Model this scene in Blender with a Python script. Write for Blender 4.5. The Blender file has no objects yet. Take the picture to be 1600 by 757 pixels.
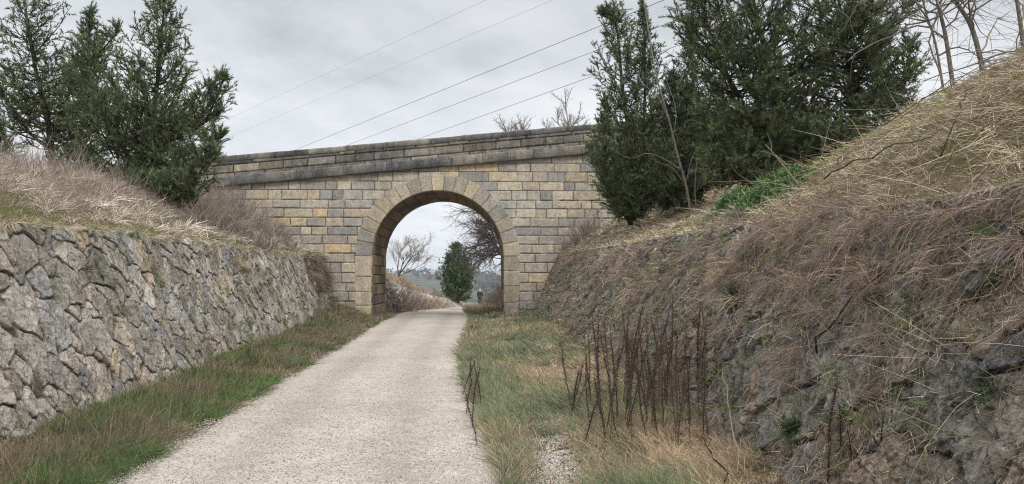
import bpy, bmesh, math, random
import numpy as np
from mathutils import Vector, Matrix

random.seed(7)
RS = np.random.RandomState(11)
SC = bpy.context.scene
COL = SC.collection
PI = math.pi

# ------------------------------------------------------------------ colours
def lin(v):
    v = v / 255.0
    return v / 12.92 if v <= 0.04045 else ((v + 0.055) / 1.055) ** 2.4
def c(r, g, b):
    return np.array([lin(r), lin(g), lin(b)])

# ------------------------------------------------------------------ camera
EZ = 1.55
PITCH = math.radians(2.65)
F_PX = 1200.0
cam = bpy.data.cameras.new('camera')
cam_o = bpy.data.objects.new('camera', cam)
COL.objects.link(cam_o)
cam.sensor_width = 36.0
cam.lens = 27.0
cam.clip_start = 0.05
cam.clip_end = 9000.0
cam_o.location = (0, 0, EZ)
cam_o.rotation_euler = (PI / 2 + PITCH, 0, 0)
SC.camera = cam_o

def P(px, py, d):
    """point at forward distance d (metres) seen at photo pixel px,py"""
    x = (px - 800.0) / F_PX
    v = (378.5 - py) / F_PX
    dy = math.cos(PITCH) - v * math.sin(PITCH)
    dz = math.sin(PITCH) + v * math.cos(PITCH)
    t = d / dy
    return np.array([x * t, d, EZ + dz * t])

# ------------------------------------------------------------------ noise
def _hash(ix, iy, s):
    n = (ix.astype(np.int64) * 374761393 + iy.astype(np.int64) * 668265263 + int(s) * 974634777) & 0xffffffff
    n = ((n ^ (n >> 13)) * 1274126177) & 0xffffffff
    n = ((n ^ (n >> 15)) * 2246822519) & 0xffffffff
    return ((n ^ (n >> 16)) & 0xffffff) / float(0xffffff)
def vn(x, y, s=0):
    x = np.asarray(x, float); y = np.asarray(y, float)
    ix = np.floor(x); iy = np.floor(y)
    fx = x - ix; fy = y - iy
    fx = fx * fx * (3 - 2 * fx); fy = fy * fy * (3 - 2 * fy)
    a = _hash(ix, iy, s); b = _hash(ix + 1, iy, s); cc = _hash(ix, iy + 1, s); d = _hash(ix + 1, iy + 1, s)
    return (a * (1 - fx) + b * fx) * (1 - fy) + (cc * (1 - fx) + d * fx) * fy
def fbm(x, y, s=0, o=4):
    t = 0; a = 0.5; tot = 0
    for k in range(o):
        t = t + a * vn(x * 2 ** k + 17.3 * k, y * 2 ** k - 9.1 * k, s + k)
        tot += a; a *= 0.5
    return t / tot
def sst(a, b, x):
    t = np.clip((x - a) / (b - a), 0, 1)
    return t * t * (3 - 2 * t)
def lerp(a, b, t):
    return a + (b - a) * t
def mixc(cols, t):
    """t in 0..1 picks along a list of colours"""
    cols = np.array(cols); n = len(cols) - 1
    t = np.clip(t, 0, 0.9999) * n
    i = t.astype(int); f = (t - i)[:, None]
    return cols[i] * (1 - f) + cols[i + 1] * f
def pickc(cols, n, rs=RS, var=0.15):
    cols = np.array(cols)
    k = rs.randint(0, len(cols), n)
    return cols[k] * (1 + var * rs.uniform(-1, 1, (n, 1)))

# ------------------------------------------------------------------ mesh accumulator
class Acc:
    def __init__(s):
        s.v = []; s.c = []; s.f = {3: [], 4: []}; s.n = 0
    def add(s, v, faces, col):
        v = np.asarray(v, np.float32).reshape(-1, 3)
        col = np.asarray(col, np.float32)
        if col.ndim == 1:
            col = np.tile(col, (len(v), 1))
        for f in faces:
            f = np.asarray(f, np.int64)
            if len(f):
                s.f[f.shape[1]].append(f + s.n)
        s.v.append(v); s.c.append(col); s.n += len(v)
    def mesh(s, name, smooth=False):
        me = bpy.data.meshes.new(name)
        v = np.concatenate(s.v); col = np.concatenate(s.c)
        q = np.concatenate(s.f[4]) if s.f[4] else np.zeros((0, 4), np.int64)
        t = np.concatenate(s.f[3]) if s.f[3] else np.zeros((0, 3), np.int64)
        me.vertices.add(len(v)); me.vertices.foreach_set('co', v.ravel())
        loops = np.concatenate([q.ravel(), t.ravel()]).astype(np.int32)
        me.loops.add(len(loops)); me.loops.foreach_set('vertex_index', loops)
        npoly = len(q) + len(t)
        me.polygons.add(npoly)
        st = np.concatenate([np.arange(len(q)) * 4, len(q) * 4 + np.arange(len(t)) * 3]).astype(np.int32)
        me.polygons.foreach_set('loop_start', st)
        if smooth:
            me.polygons.foreach_set('use_smooth', np.ones(npoly, bool))
        at = me.color_attributes.new('Col', 'FLOAT_COLOR', 'POINT')
        at.data.foreach_set('color', np.concatenate([col, np.ones((len(col), 1), np.float32)], 1).ravel())
        me.update(calc_edges=True)
        return me
    def build(s, name, mat, parent=None, smooth=False):
        me = s.mesh(name, smooth)
        me.materials.append(mat)
        o = bpy.data.objects.new(name, me)
        COL.objects.link(o)
        if parent is not None:
            o.parent = parent
        return o

def tag(o, label=None, cat=None, group=None, kind=None):
    if label: o['label'] = label
    if cat: o['category'] = cat
    if group: o['group'] = group
    if kind: o['kind'] = kind
    return o
def empty(name, loc, rz=0.0):
    o = bpy.data.objects.new(name, None)
    o.location = [float(q) for q in loc]; o.rotation_euler = (0, 0, rz)
    o.empty_display_size = 0.2
    COL.objects.link(o)
    return o

def grid(acc, pts, col, keep=None, flip=False):
    """pts (nu,nv,3) sheet of quads"""
    nu, nv = pts.shape[:2]
    idx = np.arange(nu * nv).reshape(nu, nv)
    q = np.stack([idx[:-1, :-1], idx[1:, :-1], idx[1:, 1:], idx[:-1, 1:]], -1).reshape(-1, 4)
    if flip: q = q[:, ::-1]
    if keep is not None:
        k = keep.reshape(-1)
        q = q[k[q].all(1)]
    acc.add(pts.reshape(-1, 3), [q], col.reshape(-1, 3) if col.ndim == 3 else col)

def norm(a):
    return a / np.maximum(np.linalg.norm(a, axis=-1, keepdims=True), 1e-9)

def blades(acc, base, dirn, L, W, bend, col, seg=2, tipcol=1.15, flatz=False, rs=RS):
    """ribbons: base (N,3), unit dirn, length, width, bend (N,3) quadratic offset (times length)"""
    n = len(base)
    if n == 0: return
    L = np.broadcast_to(L, (n,))[:, None]; W = np.broadcast_to(W, (n,))[:, None]
    bend = np.broadcast_to(bend, (n, 3))
    r = rs.normal(size=(n, 3)); side = norm(np.cross(dirn, r))
    V = []
    C = []
    for k in range(seg + 1):
        t = k / seg
        p = base + dirn * L * t + bend * L * (t * t)
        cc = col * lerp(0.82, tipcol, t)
        if k == seg:
            V.append(p); C.append(cc)
        else:
            w = W * (1 - 0.55 * t) * 0.5
            V += [p - side * w, p + side * w]; C += [cc, cc]
    m = 2 * seg + 1
    V = np.stack(V, 1); C = np.stack(C, 1)
    b = (np.arange(n) * m)[:, None]
    faces = []
    for k in range(seg - 1):
        faces.append(b + np.array([[2 * k, 2 * k + 1, 2 * k + 3, 2 * k + 2]]))
    faces.append(b + np.array([[2 * seg - 2, 2 * seg - 1, 2 * seg]]))
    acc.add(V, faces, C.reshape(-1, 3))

def twigs(acc, base, dirn, L, R, bend, col, rings=3, rs=RS, taper=0.25):
    """three-sided curved rods"""
    n = len(base)
    if n == 0: return
    L = np.broadcast_to(L, (n,))[:, None]; R = np.broadcast_to(R, (n,))[:, None]
    bend = np.broadcast_to(bend, (n, 3))
    r = rs.normal(size=(n, 3)); s1 = norm(np.cross(dirn, r)); s2 = np.cross(dirn, s1)
    V = []; C = []
    for k in range(rings):
        t = k / (rings - 1)
        p = base + dirn * L * t + bend * L * (t * t)
        rr = R * lerp(1, taper, t)
        for a in range(3):
            V.append(p + (s1 * math.cos(a * 2.0944) + s2 * math.sin(a * 2.0944)) * rr); C.append(col)
    V = np.stack(V, 1); C = np.stack(C, 1)
    b = (np.arange(n) * 3 * rings)[:, None]
    F = []
    for k in range(rings - 1):
        for a in range(3):
            a2 = (a + 1) % 3
            F.append(b + np.array([[3 * k + a, 3 * k + a2, 3 * k + 3 + a2, 3 * k + 3 + a]]))
    acc.add(V, F, C.reshape(-1, 3))

def tube(acc, pts, rad, col, sides=6, cap=True):
    pts = np.asarray(pts, float); K = len(pts)
    rad = np.broadcast_to(rad, (K,))
    tg = np.gradient(pts, axis=0); tg = norm(tg)
    up = np.array([0.31, 0.95, 0.05]) if abs(tg[0][2]) > 0.8 else np.array([0.0, 0.1, 1.0])
    s1 = norm(np.cross(tg, up)); s2 = np.cross(tg, s1)
    a = np.arange(sides) * 2 * PI / sides
    V = pts[:, None] + rad[:, None, None] * (s1[:, None] * np.cos(a)[None, :, None] + s2[:, None] * np.sin(a)[None, :, None])
    idx = np.arange(K * sides).reshape(K, sides)
    nx = np.roll(idx, -1, 1)
    q = np.stack([idx[:-1], nx[:-1], nx[1:], idx[1:]], -1).reshape(-1, 4)
    col = np.asarray(col, float)
    cc = col if col.ndim == 1 else np.repeat(col, sides, 0)
    acc.add(V, [q], cc)
    if cap:
        for row, rv in ((idx[0], True), (idx[-1], False)):
            m = row[::-1] if rv else row
            if sides == 4:
                acc.f[4].append((m + acc.n - K * sides)[None])
            else:
                f = np.array([[m[0], m[i], m[i + 1]] for i in range(1, sides - 1)])
                acc.f[3].append(f + acc.n - K * sides)

def box(acc, lo, hi, col, jit=0.0, rs=RS):
    x0, y0, z0 = lo; x1, y1, z1 = hi
    v = np.array([[x0, y0, z0], [x1, y0, z0], [x1, y1, z0], [x0, y1, z0], [x0, y0, z1], [x1, y0, z1], [x1, y1, z1], [x0, y1, z1]], float)
    if jit: v += rs.uniform(-jit, jit, v.shape)
    f = np.array([[0, 3, 2, 1], [4, 5, 6, 7], [0, 1, 5, 4], [1, 2, 6, 5], [2, 3, 7, 6], [3, 0, 4, 7]])
    acc.add(v, [f], col)
    return v

# ------------------------------------------------------------------ materials
def new_mat(name):
    m = bpy.data.materials.new(name); m.use_nodes = True
    nt = m.node_tree; nt.nodes.clear()
    out = nt.nodes.new('ShaderNodeOutputMaterial')
    return m, nt, out
def nd(nt, t, **kw):
    n = nt.nodes.new(t)
    for k, v in kw.items():
        if k.startswith('i_'):
            n.inputs[k[2:].replace('_', ' ')].default_value = v
        else:
            setattr(n, k, v)
    return n
def lk(nt, a, b): nt.links.new(a, b)
def noise(nt, vec, scale, detail=5, rough=0.6):
    n = nd(nt, 'ShaderNodeTexNoise'); n.inputs['Scale'].default_value = scale
    n.inputs['Detail'].default_value = detail; n.inputs['Roughness'].default_value = rough
    lk(nt, vec, n.inputs['Vector']); return n
def ramp(nt, fac, stops, interp='LINEAR'):
    r = nd(nt, 'ShaderNodeValToRGB'); r.color_ramp.interpolation = interp
    e = r.color_ramp.elements
    while len(e) > 1: e.remove(e[-1])
    e[0].position = stops[0][0]; e[0].color = (*stops[0][1], 1) if len(stops[0][1]) == 3 else stops[0][1]
    for p, cc in stops[1:]:
        k = e.new(p); k.color = (*cc, 1)
    lk(nt, fac, r.inputs['Fac']); return r
def mulc(nt, a, b, fac=1.0, mode='MULTIPLY'):
    m = nd(nt, 'ShaderNodeMix', data_type='RGBA', blend_type=mode)
    if isinstance(fac, float): m.inputs['Factor'].default_value = fac
    else: lk(nt, fac, m.inputs['Factor'])
    for s, k in ((a, 6), (b, 7)):
        if hasattr(s, 'is_linked'): lk(nt, s, m.inputs[k])
        else: m.inputs[k].default_value = (*s, 1)
    return m.outputs[2]

def leaf_mat(name, trans=0.2, rough=0.75, gain=1.0, sat=1.0):
    m, nt, out = new_mat(name)
    at_ = nd(nt, 'ShaderNodeAttribute', attribute_name='Col')
    at = nd(nt, 'ShaderNodeVectorMath', operation='SCALE'); hs = nd(nt, 'ShaderNodeHueSaturation'); hs.inputs['Saturation'].default_value = sat; lk(nt, at_.outputs['Color'], hs.inputs['Color']); lk(nt, hs.outputs[0], at.inputs[0]); at.inputs['Scale'].default_value = gain
    b = nd(nt, 'ShaderNodeBsdfPrincipled'); b.inputs['Roughness'].default_value = rough
    b.inputs['Specular IOR Level'].default_value = 0.25
    lk(nt, at.outputs[0], b.inputs['Base Color'])
    if trans > 0:
        t = nd(nt, 'ShaderNodeBsdfTranslucent'); lk(nt, at.outputs[0], t.inputs['Color'])
        mx = nd(nt, 'ShaderNodeMixShader'); mx.inputs[0].default_value = trans
        lk(nt, b.outputs[0], mx.inputs[1]); lk(nt, t.outputs[0], mx.inputs[2]); lk(nt, mx.outputs[0], out.inputs['Surface'])
    else:
        lk(nt, b.outputs[0], out.inputs['Surface'])
    return m

def stone_mat(name, scale=1.0, mott=(0.55, 1.35), lichen=None, lich_amt=0.6, bump=0.5, streak=False, moss=None, moss_amt=0.6, crack=0.0, speck=0.35, streak_amt=.6):
    """vertex colour per stone times mottling, with lichen blotches, moss and pitted bump"""
    m, nt, out = new_mat(name)
    tc = nd(nt, 'ShaderNodeTexCoord'); v = tc.outputs['Object']
    at = nd(nt, 'ShaderNodeAttribute', attribute_name='Col')
    n1 = noise(nt, v, 3.2 * scale, 8, 0.65); n2 = noise(nt, v, 17 * scale, 6, 0.7); n3 = noise(nt, v, 60 * scale, 3, 0.6)
    lo, hi = mott
    r1 = ramp(nt, n1.outputs['Fac'], [(0.3, (lo, lo, lo)), (0.7, (hi, hi * 0.98, hi * 0.95))])
    r2 = ramp(nt, n2.outputs['Fac'], [(0.3, (0.6, 0.6, 0.62)), (0.7, (1.3, 1.29, 1.26))])
    r3 = ramp(nt, n3.outputs['Fac'], [(0.3, (0.8, 0.8, 0.8)), (0.7, (1.18, 1.18, 1.18))])
    col = mulc(nt, at.outputs['Color'], r1.outputs[0]); col = mulc(nt, col, r2.outputs[0]); col = mulc(nt, col, r3.outputs[0])
    if streak:
        mp = nd(nt, 'ShaderNodeMapping'); mp.inputs['Scale'].default_value = (2.4, 2.4, 0.22); lk(nt, v, mp.inputs['Vector'])
        ns = noise(nt, mp.outputs[0], 1.6, 6, 0.7)
        rs_ = ramp(nt, ns.outputs['Fac'], [(0.38, (0.45, 0.44, 0.45)), (0.6, (1.05, 1.05, 1.05))])
        col = mulc(nt, col, rs_.outputs[0], streak_amt)
    # pits and pale specks
    n5 = noise(nt, v, 38 * scale, 4, 0.8)
    rp = ramp(nt, n5.outputs['Fac'], [(0.38, (.45, .44, .43)), (0.45, (1, 1, 1)), (0.58, (1, 1, 1)), (0.65, (1.5, 1.49, 1.45))])
    col = mulc(nt, col, rp.outputs[0], speck)
    # fine cracks
    wv = nd(nt, 'ShaderNodeMix', data_type='RGBA', blend_type='LINEAR_LIGHT'); wv.inputs['Factor'].default_value = .06
    lk(nt, v, wv.inputs[6]); lk(nt, n2.outputs['Color'], wv.inputs[7])
    vc = nd(nt, 'ShaderNodeTexVoronoi', feature='DISTANCE_TO_EDGE'); vc.inputs['Scale'].default_value = 5.5 * scale; lk(nt, wv.outputs[2], vc.inputs['Vector'])
    rc = ramp(nt, vc.outputs['Distance'], [(0.0, (.35, .34, .33)), (0.035, (1, 1, 1))])
    col = mulc(nt, col, rc.outputs[0], crack)
    if lichen is not None:
        nl = noise(nt, v, 9 * scale, 7, 0.75)
        rl = ramp(nt, nl.outputs['Fac'], [(0.55, (0, 0, 0)), (0.61, (1, 1, 1))])
        f = nd(nt, 'ShaderNodeMath', operation='MULTIPLY'); f.inputs[1].default_value = lich_amt
        lk(nt, rl.outputs[0], f.inputs[0])
        col = mulc(nt, col, tuple(lichen), f.outputs[0], 'MIX')
    if moss is not None:
        nm = noise(nt, v, 1.5, 6, 0.7)
        rm = ramp(nt, nm.outputs['Fac'], [(0.56, (0, 0, 0)), (0.7, (1, 1, 1))])
        f = nd(nt, 'ShaderNodeMath', operation='MULTIPLY'); f.inputs[1].default_value = moss_amt
        lk(nt, rm.outputs[0], f.inputs[0])
        col = mulc(nt, col, tuple(moss), f.outputs[0], 'MIX')
    b = nd(nt, 'ShaderNodeBsdfPrincipled'); b.inputs['Roughness'].default_value = 0.92
    b.inputs['Specular IOR Level'].default_value = 0.2
    lk(nt, col, b.inputs['Base Color'])
    ad = nd(nt, 'ShaderNodeMath', operation='MULTIPLY_ADD'); ad.inputs[1].default_value = 0.5
    lk(nt, n3.outputs['Fac'], ad.inputs[0]); lk(nt, n2.outputs['Fac'], ad.inputs[2])
    a2 = nd(nt, 'ShaderNodeMath', operation='MULTIPLY_ADD'); a2.inputs[1].default_value = crack * .7; lk(nt, rc.outputs[0], a2.inputs[0]); lk(nt, ad.outputs[0], a2.inputs[2]); ad = a2
    bp = nd(nt, 'ShaderNodeBump'); bp.inputs['Strength'].default_value = bump; bp.inputs['Distance'].default_value = 0.03
    lk(nt, ad.outputs[0], bp.inputs['Height']); lk(nt, bp.outputs[0], b.inputs['Normal'])
    lk(nt, b.outputs[0], out.inputs['Surface'])
    return m

def soil_mat(name, cols, scale=1.0):
    m, nt, out = new_mat(name)
    tc = nd(nt, 'ShaderNodeTexCoord'); v = tc.outputs['Object']
    n1 = noise(nt, v, 0.9 * scale, 8, 0.7); n2 = noise(nt, v, 14 * scale, 6, 0.75); n3 = noise(nt, v, 55, 3, 0.6)
    r1 = ramp(nt, n1.outputs['Fac'], [(0.28 + 0.44 * i / (len(cols) - 1), tuple(q)) for i, q in enumerate(cols)])
    r2 = ramp(nt, n2.outputs['Fac'], [(0.3, (0.55, 0.55, 0.55)), (0.7, (1.35, 1.3, 1.25))])
    col = mulc(nt, r1.outputs[0], r2.outputs[0])
    b = nd(nt, 'ShaderNodeBsdfPrincipled'); b.inputs['Roughness'].default_value = 0.97
    b.inputs['Specular IOR Level'].default_value = 0.1
    lk(nt, col, b.inputs['Base Color'])
    ad = nd(nt, 'ShaderNodeMath', operation='ADD'); lk(nt, n2.outputs['Fac'], ad.inputs[0]); lk(nt, n3.outputs['Fac'], ad.inputs[1])
    bp = nd(nt, 'ShaderNodeBump'); bp.inputs['Strength'].default_value = 0.8; bp.inputs['Distance'].default_value = 0.05
    lk(nt, ad.outputs[0], bp.inputs['Height']); lk(nt, bp.outputs[0], b.inputs['Normal'])
    lk(nt, b.outputs[0], out.inputs['Surface'])
    return m

def gravel_mat(name):
    m, nt, out = new_mat(name)
    tc = nd(nt, 'ShaderNodeTexCoord'); v = tc.outputs['Object']
    vo = nd(nt, 'ShaderNodeTexVoronoi'); vo.inputs['Scale'].default_value = 70; lk(nt, v, vo.inputs['Vector'])
    ve = nd(nt, 'ShaderNodeTexVoronoi'); ve.inputs['Scale'].default_value = 24; lk(nt, v, ve.inputs['Vector'])
    n1 = noise(nt, v, 0.5, 6, 0.6); n2 = noise(nt, v, 5.0, 6, 0.7)
    sp = nd(nt, 'ShaderNodeSeparateColor'); lk(nt, vo.outputs['Color'], sp.inputs[0])
    stone = ramp(nt, sp.outputs[0], [(0.0, tuple(c(160, 153, 145))), (0.2, tuple(c(182, 175, 167))), (0.6, tuple(c(194, 187, 179))), (0.88, tuple(c(205, 199, 191))), (1.0, tuple(c(222, 217, 210)))])
    dist = ramp(nt, vo.outputs['Distance'], [(0.25, (1, 1, 1)), (0.75, (0.68, 0.66, 0.645))])
    col = mulc(nt, stone.outputs[0], dist.outputs[0])
    r1 = ramp(nt, n1.outputs['Fac'], [(0.3, (0.86, 0.85, 0.83)), (0.7, (1.1, 1.09, 1.08))])
    r2 = ramp(nt, n2.outputs['Fac'], [(0.3, (0.86, 0.84, 0.83)), (0.7, (1.1, 1.09, 1.08))])
    col = mulc(nt, col, r1.outputs[0]); col = mulc(nt, col, r2.outputs[0])
    at = nd(nt, 'ShaderNodeAttribute', attribute_name='Col')
    col = mulc(nt, col, at.outputs['Color'])
    b = nd(nt, 'ShaderNodeBsdfPrincipled'); b.inputs['Roughness'].default_value = 0.95
    b.inputs['Specular IOR Level'].default_value = 0.15
    lk(nt, col, b.inputs['Base Color'])
    ad = nd(nt, 'ShaderNodeMath', operation='ADD'); lk(nt, vo.outputs['Distance'], ad.inputs[0]); lk(nt, ve.outputs['Distance'], ad.inputs[1])
    bp = nd(nt, 'ShaderNodeBump', invert=True); bp.inputs['Strength'].default_value = 0.7; bp.inputs['Distance'].default_value = 0.012
    lk(nt, ad.outputs[0], bp.inputs['Height']); lk(nt, bp.outputs[0], b.inputs['Normal'])
    lk(nt, b.outputs[0], out.inputs['Surface'])
    return m

def plain_mat(name, col, rough=0.7):
    m, nt, out = new_mat(name)
    tc = nd(nt, 'ShaderNodeTexCoord')
    n = noise(nt, tc.outputs['Object'], 30, 4, 0.6)
    r = ramp(nt, n.outputs['Fac'], [(0.3, (0.8, 0.8, 0.8)), (0.7, (1.15, 1.15, 1.15))])
    k = mulc(nt, r.outputs[0], tuple(col))
    b = nd(nt, 'ShaderNodeBsdfPrincipled'); b.inputs['Roughness'].default_value = rough
    lk(nt, k, b.inputs['Base Color']); lk(nt, b.outputs[0], out.inputs['Surface'])
    return m

M_GRASS = leaf_mat('grass_blades', 0.14, gain=1.45, sat=.93)
M_DRY = leaf_mat('dry_stems', 0.08, 0.85, gain=1.7, sat=.84)
M_LEAF = leaf_mat('juniper_foliage', 0.2, 0.7, gain=1.5, sat=.9)
M_BARK = stone_mat('bark', 5.0, (0.6, 1.35), None, bump=0.8)
M_WALL_L = stone_mat('rubble_stone', 1.0, (0.66, 1.28), c(180, 178, 168), 0.45, 0.9, crack=.5, speck=.55)
M_WALL_R = stone_mat('dark_rubble_stone', 1.1, (0.55, 1.3), c(172, 168, 154), 0.5, 0.9, moss=c(74, 82, 38), moss_amt=0.6, crack=.6, speck=.9)
M_ASH = stone_mat('ashlar_stone', 0.9, (0.8, 1.18), c(138, 134, 124), 0.22, 0.5, streak=True, streak_amt=.3, speck=.2)
M_PAR = stone_mat('weathered_parapet_stone', 0.9, (0.6, 1.3), c(168, 166, 156), 0.3, 0.6, streak=True)
M_GRAVEL = gravel_mat('crushed_limestone')
M_SOIL = soil_mat('verge_soil', [c(64, 56, 42), c(92, 82, 62), c(80, 84, 52), c(112, 100, 78)])
M_BANK = soil_mat('bank_soil', [c(84, 74, 58), c(118, 106, 84), c(96, 94, 60), c(136, 122, 98)])
M_ROCK = stone_mat('pebbles', 3.0, (0.8, 1.2), None, bump=0.4)
SUN_E = 1.5; SKY_S = 0.1; CLOUD_L = 0.71; DENOISE = True; EXPO = 0.28; HAZE = 0.00028; CLOUD_SEED = 0.0
# ------------------------------------------------------------------ lie of the land
_ys = [-12, 5.8, 14.9, 29, 33, 40, 50, 60, 70, 79, 90, 105, 130, 160]
_xl = [-1.80, -3.0, -3.66, -4.75, -4.95, -5.3, -5.8, -5.75, -5.3, -4.6, -3.0, 0.6, 8.0, 18]
_xr = [1.25, -0.10, -1.08, -1.62, -1.85, -2.4, -2.9, -2.9, -2.5, -1.8, -0.2, 3.6, 11, 21]
def _spl(y, xs, ys):
    y = np.asarray(y, float)
    return (np.interp(y - 1.5, xs, ys) + np.interp(y, xs, ys) * 2 + np.interp(y + 1.5, xs, ys)) / 4
def xl(y): return _spl(y, _ys, _xl)
def xr(y): return _spl(y, _ys, _xr)
def zp(y):
    y = np.asarray(y, float)
    t = np.clip(y - 31, 0, None)
    return -0.031 * (np.sqrt(t * t + 9) - 3)
def xwl(y): return -3.83 - 0.095 * np.asarray(y, float)          # foot of the left wall
def xwr(y): return 2.22 - 0.05 * np.asarray(y, float)            # foot of the right wall
def topoff_l(y): return 0.75 - 0.008 * np.asarray(y, float)
def topoff_r(y): return 0.85 + 0.008 * np.asarray(y, float)
def ztl(y): return 2.10 + 0.0085 * np.asarray(y, float) + 0.22 * (fbm(np.asarray(y) * 1.6, 0.3, 5) - .5)
def ztr(y): return 2.02 + 0.014 * np.asarray(y, float) + 0.12 * (fbm(np.asarray(y) * 0.6, 3.3, 6) - .5)
BR_Y0 = 29.0; BR_X0 = -2.80; BR_YAW = 0.039
def yface(x): return BR_Y0 + BR_YAW * (np.asarray(x) - BR_X0)

def floorz(x, y):
    x = np.asarray(x, float); y = np.asarray(y, float)
    z = zp(y)
    yy = np.clip(y, 0, 29)
    L = sst(0.3, 1.7, xl(y) - x) * (0.05 + 0.008 * yy + 0.25 * sst(22, 29, yy) * sst(36, 30, y))
    R = sst(0.3, 2.4, x - xr(y)) * (0.10 + 0.006 * yy)
    n = (fbm(x * 1.3, y * 1.3, 3) - 0.5) * 0.16 * sst(0.3, 0.9, np.maximum(xl(y) - x, x - xr(y)))
    far = sst(38, 60, y)
    return z + (L + R) * (1 - 0.6 * far) + n

def farz(x, y):
    """ground beyond the bridge: falls into a wide valley, then rises to a far ridge"""
    r = np.hypot(x, y)
    z = floorz(x, np.minimum(y, 150))
    v = sst(90, 420, r) * -22
    ridge = sst(620, 1500, y) * (33 + 16 * (fbm(x * 0.003, y * 0.0008, 21, 5) - .5) + 3 * np.sin(x * 0.0021 + 1))
    ridge = ridge + sst(1500, 3000, r) * 0
    return z + v + ridge * sst(200, 700, y)

# ---- ground sheet
def axis(lo, hi, step, far, n):
    a = np.arange(lo, hi + 1e-6, step)
    g = np.geomspace(step * 2, far, n)
    return np.concatenate([(lo - g)[::-1], a, hi + g])
gx = axis(-10, 9, 0.22, 3000, 42)
gy = np.concatenate([np.array([-60, -40, -28, -20, -15.0]), np.arange(-12, 100, 0.4), 100 + np.geomspace(1, 3000, 60)])
X, Y = np.meshgrid(gx, gy, indexing='ij')
Z = farz(X, Y)
acc = Acc()
grid(acc, np.stack([X, Y, Z], -1), np.array([1.0, 1, 1]))

def ground_material():
    m, nt, out = new_mat('ground_soil')
    tc = nd(nt, 'ShaderNodeTexCoord'); v = tc.outputs['Object']
    n1 = noise(nt, v, 0.9, 8, 0.7); n2 = noise(nt, v, 14, 6, 0.75); n3 = noise(nt, v, 0.03, 8, 0.7)
    near = ramp(nt, n1.outputs['Fac'], [(0.3, tuple(c(62, 55, 42))), (0.45, tuple(c(92, 82, 62))), (0.58, tuple(c(78, 82, 50))), (0.7, tuple(c(112, 100, 80)))])
    farc = ramp(nt, n3.outputs['Fac'], [(0.3, tuple(c(40, 50, 36))), (0.47, tuple(c(58, 68, 48))), (0.56, tuple(c(92, 92, 68))), (0.7, tuple(c(112, 106, 82)))])
    sx = nd(nt, 'ShaderNodeSeparateXYZ'); lk(nt, v, sx.inputs[0])
    mr = nd(nt, 'ShaderNodeMapRange'); mr.inputs[1].default_value = 90; mr.inputs[2].default_value = 200; lk(nt, sx.outputs['Y'], mr.inputs[0])
    col = mulc(nt, near.outputs[0], farc.outputs[0], mr.outputs[0], 'MIX')
    r2 = ramp(nt, n2.outputs['Fac'], [(0.3, (0.6, 0.6, 0.6)), (0.7, (1.3, 1.28, 1.25))])
    col = mulc(nt, col, r2.outputs[0])
    b = nd(nt, 'ShaderNodeBsdfPrincipled'); b.inputs['Roughness'].default_value = 0.97; b.inputs['Specular IOR Level'].default_value = 0.1
    lk(nt, col, b.inputs['Base Color'])
    bp = nd(nt, 'ShaderNodeBump'); bp.inputs['Strength'].default_value = 0.7; bp.inputs['Distance'].default_value = 0.04
    lk(nt, n2.outputs['Fac'], bp.inputs['Height']); lk(nt, bp.outputs[0], b.inputs['Normal'])
    lk(nt, b.outputs[0], out.inputs['Surface'])
    return m
ground = acc.build('ground', ground_material(), smooth=True)
tag(ground, kind='structure')

# ---- path: gravel sheet with a ragged edge, slightly crowned, two faint wheel lines
ny = 900
yy = np.concatenate([np.linspace(-12, 40, 620), np.linspace(40.2, 150, 280)])
us = np.linspace(0, 1, 33)
Yg, Ug = np.meshgrid(yy, us, indexing='ij')
el = xl(yy) + 0.16 * (fbm(yy * 1.7, 1.0, 31) - .5) * 2 * 0.7
er = xr(yy) + 0.20 * (fbm(yy * 1.5, 5.0, 32) - .5) * 2 * 0.7
Xg = el[:, None] * (1 - Ug) + er[:, None] * Ug
crown = 0.03 * (1 - (2 * Ug - 1) ** 2) - 0.012 * np.exp(-((Ug - .27) / .07) ** 2) - 0.012 * np.exp(-((Ug - .73) / .07) ** 2)
Zg = zp(Yg) + 0.008 + crown + 0.008 * (fbm(Xg * 3, Yg * 3, 33) - .5)
wheel = -0.15 * (np.exp(-((Ug - .27) / .09) ** 2) + np.exp(-((Ug - .73) / .09) ** 2))
edge = np.minimum(Ug, 1 - Ug)
dirt = 1 - 0.22 * np.exp(-edge / 0.035) * (0.4 + 1.2 * fbm(Xg * 2, Yg * 2, 35))
shade = (1.0 + wheel) * dirt
acc = Acc()
grid(acc, np.stack([Xg, Yg, Zg], -1), np.stack([shade, shade * .99, shade * .975], -1), flip=True)
path = acc.build('path', M_GRAVEL, smooth=True)
tag(path, kind='structure')

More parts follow.
